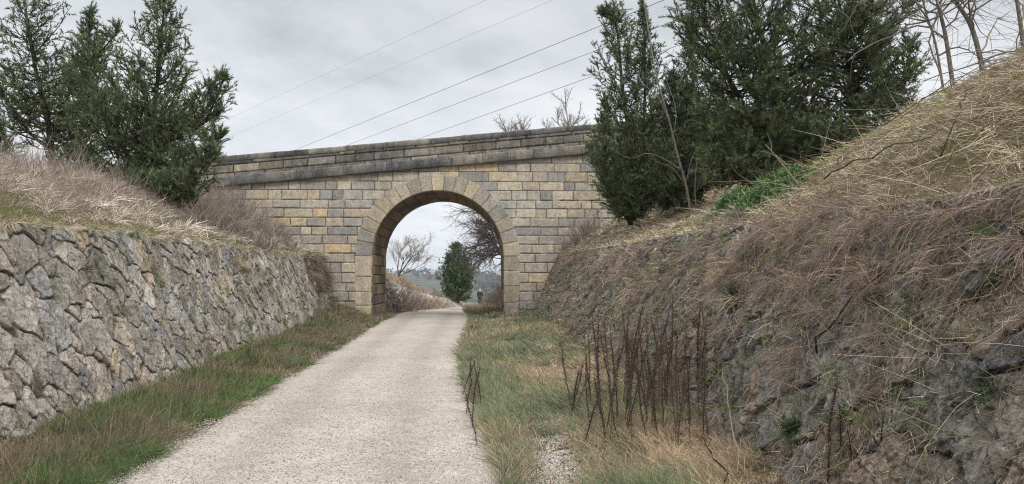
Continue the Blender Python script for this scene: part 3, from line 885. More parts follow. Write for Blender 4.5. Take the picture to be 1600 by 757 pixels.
evergreen('juniper_tree', b, [
    dict(pts=line3((86, 276, 19), (74, 190, 19), (52, 90, 19), (28, -70, 19)), r0=.09, n=64, t0=.16, L=prof([(0, 1.35), (.35, 1.5), (.7, 1.1), (1, .2)]), el=12, sag=.05),
    dict(pts=line3((80, 235, 19), (40, 200, 19.2), (-10, 120, 19.2), (-30, 20, 19.2)), r0=.05, n=30, t0=.2, L=prof([(0, .6), (.5, .8), (1, .2)]), el=20),
], 'tall sparse juniper with visible leaning trunk, leftmost tall tree', 302, dens=8.0)
b = P(126, 276, 19.5)
evergreen('juniper_tree', b, [
    dict(pts=line3((126, 276, 19.5), (128, 190, 19.5), (136, 110, 19.5), (141, 20, 19.5)), r0=.06, n=60, t0=.05, L=prof([(0, .95), (.4, .95), (.75, .55), (1, .1)]), el=30),
], 'slim pointed juniper standing between the two larger left-bank junipers', 303, dens=10)
b = P(0, 262, 17)
evergreen('juniper_bush', b, [
    dict(pts=line3((0, 262, 17), (-4, 232, 17), (-8, 205, 17)), r0=.04, n=26, t0=.05, L=prof([(0, .45), (.5, .42), (1, .1)]), el=35),
], 'low dark juniper bush at the left edge of the picture behind dry grass', 304, cat='bush')
b = P(118, 284, 18.2)
evergreen('juniper_bush', b, [
    dict(pts=line3((118, 288, 18.2), (120, 262, 18.2), (124, 240, 18.2)), r0=.04, n=30, t0=.05, L=prof([(0, .7), (.5, .6), (1, .15)]), el=25),
], 'low dark juniper bush under the slim pointed juniper on the left bank', 305, cat='bush')

# --- right bank trees
b = P(985, 352, 22.40)
evergreen('juniper_tree', b, [
    dict(pts=line3((985, 352, 22.40), (986, 250, 22.40), (972, 130, 22.40), (962, 40, 22.40), (938, 24, 22.40)), r0=.08, n=78, t0=.04, L=prof([(0, 1.25), (.3, 1.25), (.6, .8), (.85, .34), (1, .08)]), el=28),
    dict(pts=line3((990, 340, 22.40), (1004, 220, 22.40), (1008, 110, 22.62), (1004, 6, 22.74)), r0=.07, n=74, t0=.08, L=prof([(0, 1.1), (.4, 1.05), (.75, .55), (1, .08)]), el=38),
    dict(pts=line3((985, 350, 22.18), (955, 300, 21.84), (945, 230, 21.84), (946, 160, 21.95)), r0=.05, n=56, t0=.08, L=prof([(0, .7), (.5, .7), (1, .15)]), el=38),
    dict(pts=line3((990, 345, 22.18), (1010, 310, 21.84), (1030, 280, 21.73), (1040, 240, 21.73)), r0=.04, n=56, t0=.05, L=prof([(0, .6), (.6, .75), (1, .3)]), el=15),
    dict(pts=line3((984, 348, 21.95), (965, 320, 21.73), (958, 290, 21.62)), r0=.04, n=30, t0=.05, L=prof([(0, .5), (.6, .6), (1, .3)]), el=10),
], 'narrow feathery juniper with drooping tip hiding the right end of the bridge', 311, dens=10)
b = P(1062, 330, 22.96)
evergreen('juniper_tree', b, [
    dict(pts=line3((1062, 330, 22.96), (1078, 230, 22.6), (1082, 130, 22.4), (1078, 40, 22.4)), r0=.06, n=70, t0=.05, L=prof([(0, .9), (.5, .95), (1, .3)]), el=22),
    dict(pts=line3((1062, 330, 22.96), (1066, 240, 22.96), (1060, 180, 22.96), (1050, 120, 23.07)), r0=.07, n=78, t0=.02, L=prof([(0, 1.1), (.4, 1.1), (.8, .6), (1, .1)]), el=22),
    dict(pts=line3((1062, 330, 22.96), (1090, 300, 22.40), (1120, 280, 21.95), (1150, 262, 21.73)), r0=.04, n=34, t0=.05, L=prof([(0, .7), (.6, .9), (1, .5)]), el=10),
    dict(pts=line3((1062, 332, 22.85), (1050, 310, 22.51), (1040, 290, 22.40)), r0=.04, n=26, t0=.02, L=prof([(0, .7), (.6, .7), (1, .4)]), el=5),
], 'shorter dark juniper between the narrow drooping-tip juniper and the largest juniper', 312, dens=10)
b = P(1225, 300, 17.5)
evergreen('juniper_tree', b, [
    dict(pts=line3((1225, 300, 17.5), (1218, 200, 17.5), (1196, 90, 17.5), (1160, -80, 17.5)), r0=.14, n=84, t0=.06, L=prof([(0, 1.5), (.3, 2.2), (.6, 2.0), (1, .9)]), el=12),
    dict(pts=line3((1222, 270, 17.5), (1170, 180, 17.3), (1120, 80, 17.0), (1080, -50, 17.0)), r0=.08, n=56, t0=.18, L=prof([(0, 1.0), (.5, 1.35), (1, .8)]), el=15),
    dict(pts=line3((1222, 280, 17.5), (1170, 262, 17.2), (1120, 232, 17.0), (1095, 180, 17.0)), r0=.06, n=48, t0=.15, L=prof([(0, .7), (.5, .85), (1, .3)]), el=12, sag=.02),
    dict(pts=line3((1226, 290, 17.5), (1250, 262, 17.0), (1268, 240, 16.6), (1275, 200, 16.5)), r0=.05, n=40, t0=.1, L=prof([(0, .7), (.5, .9), (1, .3)]), el=10, sag=.02),
    dict(pts=line3((1224, 298, 17.5), (1180, 290, 17.0), (1140, 275, 16.8), (1110, 250, 16.8)), r0=.05, n=44, t0=.1, L=prof([(0, .6), (.5, .8), (1, .4)]), el=5, sag=.0),
], 'largest dark green juniper, wide crown, on the right bank above the bright green plants', 313, dens=10)
b = P(1335, 236, 17)
evergreen('juniper_tree', b, [
    dict(pts=line3((1335, 236, 17), (1332, 130, 17), (1318, 60, 17), (1300, -90, 17)), r0=.12, n=62, t0=.12, L=prof([(0, 1.0), (.3, 1.6), (.6, 1.6), (1, .8)]), el=10, sag=.03),
    dict(pts=line3((1333, 130, 17), (1352, 90, 16.9), (1362, 20, 16.8), (1366, -80, 16.8)), r0=.06, n=36, t0=.2, L=prof([(0, .7), (.5, 1.0), (1, .5)]), el=15),
    dict(pts=line3((1334, 180, 17), (1375, 160, 16.8), (1405, 135, 16.8), (1425, 70, 16.8)), r0=.05, n=34, t0=.2, L=prof([(0, .6), (.5, .72), (1, .2)]), el=14),
    dict(pts=line3((1335, 222, 17), (1360, 205, 16.6), (1385, 190, 16.3), (1392, 160, 16.3)), r0=.04, n=34, t0=.1, L=prof([(0, .6), (.5, .8), (1, .3)]), el=8),
    dict(pts=line3((1335, 232, 17), (1310, 235, 16.6), (1285, 235, 16.4), (1265, 225, 16.4)), r0=.04, n=34, t0=.1, L=prof([(0, .6), (.5, .75), (1, .3)]), el=5, sag=.0),
], 'dark juniper with visible bare trunk, last evergreen before the leafless saplings', 314, dens=9.5)

# --- small conifer beyond the arch
b = P(714, 470, 66)
evergreen('conifer_tree', b, [
    dict(pts=line3((714, 470, 66), (716, 440, 66), (716, 410, 66), (713, 384, 66)), r0=.12, n=120, t0=.0, L=prof([(0, 1.75), (.3, 1.85), (.65, 1.15), (.9, .5), (1, .12)]), el=10),
    dict(pts=line3((714, 460, 66), (706, 436, 66), (703, 418, 66), (702, 404, 66)), r0=.08, n=40, t0=.1, L=prof([(0, .8), (.6, .7), (1, .2)]), el=25),
    dict(pts=line3((714, 460, 66), (722, 438, 66), (726, 422, 66), (727, 408, 66)), r0=.08, n=40, t0=.1, L=prof([(0, .8), (.6, .7), (1, .2)]), el=25),
], 'rounded dense evergreen tree standing beside the path beyond the arch', 315, leafL=(.10, .2), leafW=(.035, .065), per=18, bl=(.3, .6), dens=3.4, cols=[c(46, 62, 40), c(64, 84, 50), c(84, 106, 62), c(108, 128, 78)])

# ------------------------------------------------------------------ bare trees
def bare_tree(name, base, dirs, label, seed, H, r0, levels=4, col=c(112, 104, 96), spread=.6, kids=5, upb=.1, cat='tree', wander=.12, twigR=.006, droop=0.0, shrink=.62, group=None):
    rs = np.random.RandomState(seed)
    root = empty(name, base); tag(root, label, cat, group)
    tr = Acc(); br = Acc()
    TB = []; TD = []; TL = []
    def go(p, d, L, r, lv):
        if lv == levels:
            TB.append(p); TD.append(d); TL.append(L); return
        n = 7
        pts = [p]; dd = d.copy()
        for i in range(n - 1):
            dd = norm(dd + rs.normal(size=3) * wander + np.array([0, 0, upb - droop * (lv > 0)]) * .3)
            pts.append(pts[-1] + dd * L / (n - 1))
        pts = np.array(pts)
        tube(tr if lv == 0 else br, pts, np.linspace(r, r * .45, n), col * rs.uniform(.85, 1.15), 7 if lv == 0 else 4, cap=False)
        nk = kids + (lv > 0) * 1
        for i in range(nk):
            t = rs.uniform(.3 if lv == 0 else .2, 1.0) if i < nk - 1 else 1.0
            j = t * (n - 1); k = min(int(j), n - 2)
            q = pts[k] * (1 - (j - k)) + pts[k + 1] * (j - k)
            tg = norm(pts[k + 1] - pts[k])
            nd_ = norm(tg + norm(rs.normal(size=3)) * spread * rs.uniform(.7, 1.3) + np.array([0, 0, upb - droop]))
            go(q, nd_, L * shrink * rs.uniform(.7, 1.15), r * .5, lv + 1)
    for d, sc in dirs:
        go(np.zeros(3), norm(np.array(d, float)), H * sc, r0 * sc, 0)
    TB = np.array(TB); TD = np.array(TD); TL = np.array(TL)
    twigs(br, TB, TD, TL, twigR, rs.normal(size=(len(TB), 3)) * .15 + np.array([0, 0, upb - droop]), np.tile(col * .9, (len(TB), 1)), rings=4, rs=rs)
    n2 = len(TB)
    # finest side twigs
    u = rs.uniform(.3, .95, n2)[:, None]
    twigs(br, TB + TD * TL[:, None] * u, norm(TD + norm(rs.normal(size=(n2, 3))) * .8), TL * .5, twigR * .75, rs.normal(size=(n2, 3)) * .15, np.tile(col * .85, (n2, 1)), rs=rs)
    tr.build('trunk', M_BARK, root, smooth=True); br.build('branches', M_DRY, root)
    return root

# big leafless tree beyond the arch, on the right: its boughs reach left and hang into the opening
b = np.array([1.6, 44.0, float(bank_fr(np.array([1.6]), np.array([44.0]))[0]) - .1])
bare_tree('bare_tree', b, [((-.55, 0, 1), 1.0), ((-.2, .2, 1), .9), ((-.95, .1, .9), .85)], 'large leafless tree with dark drooping boughs seen through the right half of the arch', 401, 4.0, .17, levels=4, col=c(78, 70, 66), kids=5, spread=.7, droop=.10, upb=.02, twigR=.009, shrink=.66)
b = P(622, 434, 50)
bare_tree('bare_tree', b, [((.5, 0, 1), 1.0), ((-.1, .3, 1), .9), ((.9, 0, .8), .8), ((.2, -.3, .9), .8)], 'pale leafless tree on the left bank beyond the arch', 402, 1.75, .05, levels=4, col=c(128, 120, 110), kids=4, spread=.5, upb=.08, twigR=.006)
# leafless tree showing over the parapet
for k, (px, py, sc) in enumerate([(872, 250, 1.0)]):
    b = P(px, py, 46)
    bz = float(farz(np.array([b[0]]), np.array([46.0]))[0])
    bare_tree('bare_tree', (b[0] + .9, 46, bz + 0.3), [((-.42, 0, 1), 1.0), ((-.25, .1, 1), 1.03), ((-.1, -.1, 1), 1.0), ((.05, .1, 1), 1.05), ((.2, 0, 1), 1.05), ((.32, .1, 1), 1.05), ((.45, 0, 1), 1.06), ((-.55, .1, 1), .98)], 'leafless tree whose twig tops show above the right part of the parapet', 403, 8.45, .10, levels=3, col=c(122, 114, 106), kids=13, spread=.75, upb=.05, twigR=.010, shrink=.33, wander=.05)
# pale dead saplings in front of the right-hand junipers
def limb(acc, pts, r, col, n=12, sides=6, taper=.35):
    tube(acc, spline(pts, n), np.linspace(r, r * taper, n), col, sides)
PALE = c(150, 144, 134)
a = Acc(); b = hit(1080, 338)
D = b[1]
limb(a, line3((1080, 340, D), (1072, 290, D), (1062, 255, D), (1046, 190, D), (1026, 120, D), (1012, 40, D), (1006, 0, D)), .035, PALE, 20)
limb(a, line3((1066, 268, D), (1040, 250, D - .1), (1012, 240, D - .2), (985, 248, D - .3), (960, 235, D - .3)), .016, PALE)
limb(a, line3((1070, 288, D), (1050, 262, D + .1), (1025, 252, D), (1012, 232, D)), .012, PALE)
limb(a, line3((1072, 285, D), (1082, 245, D), (1096, 225, D)), .012, PALE)
limb(a, line3((1048, 195, D), (1030, 155, D), (1004, 130, D), (996, 112, D)), .014, PALE)
limb(a, line3((1052, 215, D), (1056, 170, D), (1040, 120, D), (1046, 92, D)), .012, PALE)
limb(a, line3((1034, 145, D), (1020, 110, D), (1015, 70, D)), .010, PALE)
o = a.build('dead_sapling', M_BARK, None, smooth=True); tag(o, 'pale bare dead sapling with crooked side branches in front of the narrow juniper', 'dead tree')
a = Acc(); D = hit(1090, 335)[1] + .4
limb(a, line3((1088, 338, D), (1086, 290, D), (1090, 235, D)), .022, PALE * .85)
limb(a, line3((1088, 300, D), (1098, 270, D), (1102, 240, D)), .009, PALE * .85)
o = a.build('dead_stump', M_BARK, None, smooth=True); tag(o, 'short pale broken dead stem standing right beside the crooked dead sapling', 'dead tree')
a = Acc(); b = hit(1256, 302); D = b[1]
limb(a, [b, P(1236, 275, D), P(1215, 248, D), P(1196, 226, D)], .016, PALE)
limb(a, line3((1215, 248, D), (1203, 240, D), (1185, 236, D)), .007, PALE)
limb(a, line3((1206, 238, D), (1204, 222, D), (1198, 208, D)), .006, PALE)
o = a.build('dead_branch', M_BARK, None, smooth=True); tag(o, 'pale dead branch leaning out of the bank beside the bright green plants', 'dead branch')
# bare saplings on the hillside at the upper right
SAP = [((1492, 110), [(1478, 60), (1464, 0), (1455, -60)], .032, 'leafless sapling with straight pale trunk nearest the dark juniper'),
       ((1543, 92), [(1520, 48), (1492, 0), (1470, -50)], .038, 'thickest left-leaning leafless sapling on the upper right hillside'),
       ((1604, 62), [(1592, 20), (1582, -30)], .035, 'leafless sapling trunk cut by the upper right corner of the photo'),
       ((1478, 135), [(1462, 70), (1444, 10), (1436, -60)], .018, 'thin leafless sapling between the dark juniper and the pale hillside trunks')]
for k, (bp_, up_, r, lab) in enumerate(SAP):
    b = hit(*bp_); D = max(b[1], 10.5)
    if D > b[1]: b = P(bp_[0], bp_[1], D); b[2] = min(b[2], float(surf(b[0], b[1]))) if b[0] < 14 else b[2]
    root = empty('bare_sapling', b); tag(root, lab, 'bare tree')
    rs = np.random.RandomState(450 + k)
    tr = Acc(); br = Acc()
    tp = spline([np.zeros(3) - np.array([0, 0, .15])] + [P(q[0], q[1], D) - b for q in up_], 16)
    tube(tr, tp, np.linspace(r, r * .5, 16), c(136, 129, 120), 8)
    nb = 15
    TB = []; TD = []; TL = []
    for i in range(nb):
        t = rs.uniform(.15, 1); j = t * 15; kk = min(int(j), 14)
        p0 = tp[kk]; d = norm(np.array([rs.normal(), rs.normal() * .6, .7 + rs.normal() * .4]))
        L = rs.uniform(.6, 1.5); pts = [p0]
        for q in range(7):
            d = norm(d + rs.normal(size=3) * .25); pts.append(pts[-1] + d * L / 7)
        pts = np.array(pts); tube(br, pts, np.linspace(.014, .005, 8), c(104, 96, 90), 4, cap=False)
        for q in range(9):
            i2 = rs.randint(1, 8); TB.append(pts[i2]); TD.append(norm(pts[i2] - pts[i2 - 1] + rs.normal(size=3) * .12)); TL.append(rs.uniform(.2, .7))
    TB = np.array(TB); TD = norm(np.array(TD) + rs.normal(size=(len(TB), 3)) * .5)
    twigs(br, TB, TD, np.array(TL), .0045, rs.normal(size=(len(TB), 3)) * .25, np.tile(c(100, 92, 86), (len(TB), 1)), rings=5, rs=rs)
    tr.build('trunk', M_BARK, root, smooth=True); br.build('branches', M_DRY, root)

# ------------------------------------------------------------------ dry bushes: many thin stems from one foot
def dry_bush(name, base, n, L, label, seed, cols, group=None, lean=(0, 0, 1), spread=.6, R=.004, foot=.12, droop=.0, cat='dry bush'):
    rs = np.random.RandomState(seed)
    a = Acc()
    bs = rs.normal(size=(n, 3)) * np.array([foot, foot, .03])
    d = norm(np.array(lean, float) + rs.normal(size=(n, 3)) * spread)
    ln = rs.uniform(.45, 1.0, n) * L
    bend = rs.normal(size=(n, 3)) * .18 + np.array([0, 0, -droop])
    col = pickc(cols, n, rs, .3)
    twigs(a, bs, d, ln, R * rs.uniform(.7, 1.3, n), bend, col, rings=4, rs=rs)
    m = n * 3
    k = rs.randint(0, n, m); t = rs.uniform(.3, .95, m)[:, None]
    q = bs[k] + d[k] * ln[k][:, None] * t + bend[k] * ln[k][:, None] * t * t
    twigs(a, q, norm(d[k] + rs.normal(size=(m, 3)) * .55), ln[k] * rs.uniform(.15, .42, m), R * .6, rs.normal(size=(m, 3)) * .2 + np.array([0, 0, -droop]), col[k] * rs.uniform(.8, 1.2, (m, 1)), rs=rs)
    o = a.build(name, M_DRY); o.location = [float(v) for v in base]
    tag(o, label, cat, group)
    return o
GREYB = [c(128, 116, 104), c(148, 136, 122), c(112, 100, 92), c(136, 118, 104), c(98, 88, 82)]
PURP = [c(104, 86, 82), c(120, 100, 92), c(88, 74, 70), c(134, 114, 100), c(110, 94, 84)]
BROWN = [c(122, 100, 78), c(140, 118, 92), c(104, 84, 66), c(150, 130, 104)]
LB = [(318, 338, .75), (345, 332, 1.0), (372, 345, .95), (398, 362, .9), (425, 378, .75), (360, 365, .8), (335, 360, .8), (405, 390, .7), (445, 392, .55), (310, 352, .6)]
for k, (px, py, L) in enumerate(LB):
    b = hit(px, py)
    dry_bush('dry_bush', b, 150, L, 'grey leafless dry bush in the thicket on the left bank against the bridge', 500 + k, GREYB, 'dry bushes on the left bank by the bridge', lean=(.25, 0, 1), spread=.42, R=.007, foot=.22)
RB = [(905, 362, .9, 'brown leafless bush against the bridge face beside the narrow juniper'), (925, 325, 1.0, 'tall thin brown bush against the bridge wall just left of the narrow juniper'),
      (890, 392, .55, 'low brown bush at the top end of the right stone wall near the bridge')]
for k, (px, py, L, lab) in enumerate(RB):
    b = hit(px, py)
    dry_bush('dry_bush', b, 130, L, lab, 530 + k, PURP, lean=(-.25, 0, 1), spread=.45, R=.006, foot=.2)
HB = [(1425, 345, .62), (1360, 375, .6), (1480, 352, .5), (1290, 345, .55), (1335, 420, .5), (1215, 380, .6), (1400, 430, .45), (1540, 345, .45), (1160, 350, .6), (1280, 440, .4), (1385, 465, .36), (1235, 440, .45), (1180, 420, .5), (1110, 400, .55), (1330, 330, .5)]
for k, (px, py, L) in enumerate(HB):
    b = hit(px, py)
    dry_bush('dead_shrub', b + np.array([-.03, 0, .03]), 170, L * .82, 'purple-brown tangle of dead thin stems drooping over the right stone wall', 550 + k, PURP if k % 3 else BROWN, 'dead shrubs drooping over the right wall', lean=(-.55, -.15, .25), spread=.75, R=.0026, foot=.12, droop=.45)
# bushes beyond the arch
FB = [(612, 432, 36, 1.0, 'brown bush overhanging the low wall just beyond the left pier'), (628, 436, 40, 1.0, 'brown bush second from the left pier above the far low wall'), (645, 446, 45, .9, 'grey-brown bush midway along the far left bank'),
      (665, 448, 50, .9, 'thin brown bush on the far bank left of the rounded evergreen'), (683, 455, 56, .8, 'low brown bush at the foot of the rounded evergreen'), (655, 462, 48, .6, 'low straw-coloured bush above the far end of the low wall')]
for k, (px, py, d, L, lab) in enumerate(FB):
    b = P(px, py + 6, d); b[2] = float(bank_fl(b[0], d)) - .05
    dry_bush('dry_bush', b, 220, L * 1.2, lab, 580 + k, PURP if k < 3 else BROWN, lean=(.15, 0, 1), spread=.55, R=.010, foot=.5)
FR = [(782, 470, 40, .9, 'reddish bare bush at the foot of the right pier beyond the arch'), (786, 462, 58, 1.5, 'dark bare bush right of the walking person'), (765, 468, 92, 1.8, 'faint purple bush where the path bends away'), (790, 450, 52, 2.0, 'tall dark bare bush beyond the right pier')]
for k, (px, py, d, L, lab) in enumerate(FR):
    b = P(px, py, d); b[2] = float(bank_fr(b[0], d)) - .05
    dry_bush('dry_bush', b, 170, L, lab, 600 + k, [c(92, 74, 70), c(70, 60, 56), c(110, 90, 82)], lean=(-.15, 0, 1), spread=.55, R=.009, foot=.4)

# ------------------------------------------------------------------ small green plants
def green_tuft(name, base, n, L, W, label, seed, cols, lean=(0, -.2, 1), spread=.55, droop=.25, group=None, cat='plant', foot=.05):
    rs = np.random.RandomState(seed); a = Acc()
    bs = rs.normal(size=(n, 3)) * np.array([foot, foot, .02])
    d = norm(np.array(lean, float) + rs.normal(size=(n, 3)) * spread)
    col = pickc(cols, n, rs, .3)
    blades(a, bs, d, rs.uniform(.4, 1, n) * L, W * rs.uniform(.6, 1.3, n), rs.normal(size=(n, 3)) * .15 + np.array([0, 0, -droop]), col, seg=2, rs=rs)
    o = a.build(name, M_GRASS); o.location = [float(v) for v in base]; tag(o, label, cat, group); return o
EV = [c(52, 70, 48), c(66, 86, 58), c(44, 60, 44), c(78, 96, 64)]
for k, (px, py, L, n, lab) in enumerate([
    (1246, 672, .16, 700, 'dark blue-green needle tuft low on the right wall behind the nearest weed stalks'),
    (1572, 432, .13, 500, 'dark green tuft on the right wall at the photo\'s right edge, upper one'),
    (1556, 612, .08, 350, 'small dark green tuft in a wall crack at the right edge, lower one'),
    (1156, 468, .26, 700, 'dark green ivy-like tuft in the middle of the right stone wall'),
    (1056, 384, .3, 600, 'dark green tuft at the top of the right wall below the dead sapling'),
    (1095, 505, .16, 350, 'small green tuft hanging on the right wall above the weed stalks')]):
    b = hit(px, py)
    green_tuft('evergreen_tuft', P(px, py, b[1] - .18), n, L, .006 + .02 * L, lab, 620 + k, EV, lean=(-.5, -.3, .5), spread=.7, foot=.03)
BRG = [c(66, 94, 50), c(82, 110, 60), c(56, 80, 46), c(100, 122, 74)]
for k, (px, py, n, sp, lab) in enumerate([(1200, 314, 4200, .30, 'bright green feathery plants at the top of the right bank, the larger patch'), (1146, 330, 2200, .24, 'bright green feathery plants under the big juniper, the smaller patch')]):
    rs = np.random.RandomState(640 + k); b = hit(px, py); a = Acc()
    off = rs.normal(size=(n, 2)) * np.array([sp, sp * .9])
    mound = .30 * np.exp(-((off / np.array([sp, sp])) ** 2).sum(1) * .5) * (.4 + 1.2 * fbm(off[:, 0] * 3, off[:, 1] * 3, 660 + k, 2))
    pts = np.stack([b[0] + off[:, 0], b[1] + off[:, 1], surf(b[0] + off[:, 0], b[1] + off[:, 1]) + mound * rs.uniform(.3, 1, n)], -1) - b
    d = norm(rs.normal(size=(n, 3)) * .7 + np.array([0, -.1, 1]))
    blades(a, pts, d, rs.uniform(.05, .16, n), rs.uniform(.015, .035, n), rs.normal(size=(n, 3)) * .2 + np.array([0, 0, -.3]), pickc(BRG, n, rs, .25), seg=2, rs=rs)
    o = a.build('green_plant', M_GRASS); o.location = [float(v) for v in b]; tag(o, lab, 'green plants')
for k, (px, py, L, lab) in enumerate([(1325, 650, .09, 'small leafy green sprig in the middle of the lower right wall'), (1110, 600, .16, 'light green leaves at the foot of the right wall among the weed stalks'), (1010, 600, .22, 'bright green patch of leaves behind the tall weed stalks')]):
    b = hit(px, py)
    green_tuft('green_sprig', P(px, py, b[1] - .15), 90, L, L * .28, lab, 650 + k, BRG, spread=.8, foot=L * .25)

# ------------------------------------------------------------------ tall dead weed stalks
def stalk_mesh(seed):
    rs = np.random.RandomState(seed); a = Acc()
    H = 1.0
    cs = [c(74, 56, 48), c(62, 48, 42), c(88, 68, 56), c(58, 44, 40)]
    base = cs[rs.randint(4)]
    pts = [np.zeros(3)]; d = norm(np.array([rs.normal() * .05, rs.normal() * .05, 1]))
    for i in range(10):
        d = norm(d + rs.normal(size=3) * .035 + np.array([0, 0, .02])); pts.append(pts[-1] + d * H / 10)
    pts = np.array(pts)
    tube(a, pts, np.linspace(.0055, .003, 11), base, 5)
    n = 330
    t = np.clip(rs.beta(2.2, 1.5, n), .05, 1); j = t * 10; k = np.minimum(j.astype(int), 9); f = (j - k)[:, None]
    q = pts[k] * (1 - f) + pts[k + 1] * f
    dd = norm(rs.normal(size=(n, 3)) * np.array([1, 1, .5]) + np.array([0, 0, .9]))
    blades(a, q, dd, rs.uniform(.012, .05, n) * (1.2 - .4 * t), rs.uniform(.004, .009, n), rs.normal(size=(n, 3)) * .3, pickc(cs, n, rs, .3), seg=1, rs=rs)
    m = 7
    k = rs.randint(3, 9, m)
    twigs(a, pts[k], norm(rs.normal(size=(m, 3)) * np.array([1, 1, .2]) + np.array([0, 0, 1.2])), rs.uniform(.08, .2, m), .0022, np.zeros((m, 3)), np.tile(base, (m, 1)), rs=rs)
    me = a.mesh('weed_stalk'); me.materials.append(M_DRY); return me
STALK = [stalk_mesh(700 + i) for i in range(6)]
rs = np.random.RandomState(71)
def stalk(x, y, h, label, group, tilt=.07):
    o = bpy.data.objects.new('weed_stalk', STALK[rs.randint(6)]); COL.objects.link(o)
    o.location = (x, y, float(surf(x, y)) - .02)
    o.rotation_euler = (rs.normal() * tilt, rs.normal() * tilt - .03, rs.uniform(0, 6.28)); w = rs.uniform(.8, 1.25)
    o.scale = (w, w, h); tag(o, label, 'dead weed', group); return o
for i in range(62):
    px = rs.uniform(890, 1112); py = rs.uniform(628, 705) - (px - 890) * .03
    b = hit(px, py)
    hh = rs.uniform(105, 175) if px > 930 else rs.uniform(80, 125)
    stalk(b[0], b[1], hh / 1200 * b[1], 'tall dark brown dead weed stalk in the dense stand below the right stone wall', 'dead weed stalks by the right wall')
for px, py, top in [(1292, 757, 590), (1312, 770, 628), (1340, 775, 665), (1372, 780, 640), (1385, 775, 700), (1300, 790, 690), (1348, 790, 700)]:
    b = hit(px, py, 2.0)
    stalk(b[0], b[1], (py - top) / 1200 * b[1], 'dark dead weed stalk of the nearest clump before the lower right wall', 'nearest dead weed stalks', .04)
for px, py, top in [(738, 672, 570), (746, 700, 610), (728, 650, 590), (752, 640, 565), (722, 620, 560), (742, 620, 560), ]:
    b = hit(px, py)
    stalk(b[0], b[1], (py - top) / 1200 * b[1], 'thin dead weed stalk on the right edge of the gravel path', 'thin weed stalks at the path edge', .09)
for px, py, top in [(386, 588, 545), (640 - 250, 570, 540)]:
    b = hit(px, py)
    stalk(b[0], b[1], (py - top) / 1200 * b[1], 'dead weed stalk in the left grass verge below the stone wall', 'weed stalks in the left verge', .1)
for px, py, top in [(768, 500, 465), (775, 497, 462), (782, 500, 470), (790, 503, 470), (812, 498, 462), (820, 502, 470), (760, 496, 470)]:
    b = hit(px, py)
    stalk(b[0], b[1], (py - top) / 1200 * b[1], 'dead weed stalk at the foot of the right bridge pier', 'weed stalks at the bridge foot', .1)

# ------------------------------------------------------------------ sticks and canes lying on the right bank
def stick(p0, p1, r, label, col, seed, sagn=.04, fork=None, lift=.05):
    rs = np.random.RandomState(seed); a = Acc()
    n = 9; t = np.linspace(0, 1, n)[:, None]
    p = p0 * (1 - t) + p1 * t
    for i in range(n):
        p[i, 2] = max(p[i, 2], float(surf(p[i, 0], p[i, 1])) + lift * .4)
    p = p + rs.normal(size=(n, 3)) * (r * .6 + .012) + np.sin(PI * t) * np.array([-.02, -.02, sagn])
    o0 = p[0].copy(); p = p - o0
    tube(a, p, np.linspace(r, r * .5, n), col, 6)
    if fork:
        for tt, dv in fork:
            k = int(tt * (n - 1)); q = p[k]
            tube(a, spline([q, q + np.array(dv) * .5 + rs.normal(size=3) * .01, q + np.array(dv)], 6), np.linspace(r * .6, r * .25, 6), col, 5)
    o = a.build('dead_stick', M_BARK, smooth=True); o.location = [float(v) for v in o0]; tag(o, label, 'dead stick'); return o
def stk(a_, b_, r, label, col, seed, **kw):
    p0 = hit(*a_) + np.array([-.15, -.10, .06]); p1 = hit(*b_) + np.array([-.15, -.10, .06])
    return stick(p0, p1, r, label, col, seed, **kw)
p0 = hit(1444, 452); p0 = P(1444, 452, p0[1] - .22); stick(p0, P(1456, 318, p0[1]), .011, 'pale upright dead cane standing on the right wall below the bank top', c(176, 160, 132), 801)
stk((1288, 562), (1408, 430), .009, 'brown dead stick slanting across the middle of the right wall', c(92, 74, 62), 802)
stk((1180, 745), (1152, 588), .007, 'pale forked dead branch standing against the foot of the right wall', c(168, 156, 138), 803, fork=[(.4, (.08, 0, .16)), (.6, (-.05, 0, .14))])
stk((1160, 757), (1118, 688), .007, 'dark thin dead twig poking up from the dry grass at the bottom of the photo', c(54, 46, 40), 804)
stk((1376, 630), (1405, 528), .006, 'pale thin dead stick upright in the centre of the lower right wall', c(160, 146, 124), 805)
stk((1302, 292), (1472, 226), .009, 'long grey cane lying along the bank below the upper edge of the right slope', c(112, 100, 90), 806)
stk((1395, 205), (1560, 108), .008, 'long dark cane running up the top edge of the right slope', c(96, 84, 74), 807)
stk((1420, 195), (1590, 105), .007, 'thin pale cane along the crest of the right slope', c(150, 138, 122), 808)
stk((1490, 262), (1535, 150), .008, 'dark stick sticking up near the top of the right slope', c(66, 56, 50), 809)
stk((1470, 285), (1598, 205), .008, 'straw-coloured cane under the crest near the photo\'s right edge', c(168, 150, 116), 810)
stk((1322, 268), (1348, 258), .008, 'short whitish stick on the grassy right bank', c(182, 172, 154), 811)
stk((1450, 482), (1598, 438), .004, 'thin straw stem lying across the right wall near the right edge', c(170, 152, 112), 812)
stk((1490, 662), (1598, 668), .004, 'thin brown stem lying level across the lower right wall at the edge', c(128, 104, 78), 813)
stk((1462, 452), (1510, 392), .007, 'grey short stick leaning on the wall right of the pale cane', c(118, 110, 104), 814)
stk((1392, 698), (1440, 690), .006, 'pale short broken stem lying low on the right wall', c(182, 160, 124), 815)
stk((1474, 757), (1490, 690), .007, 'pale peeled stick at the bottom edge of the right wall', c(176, 156, 124), 816)
stk((1236, 600), (1215, 520), .005, 'slim tan cane left of the blue-green needle tuft', c(150, 132, 104), 817)
stk((1030, 545), (1036, 480), .006, 'pale upright dry stem on the right wall behind the weed stalks', c(164, 148, 120), 818)
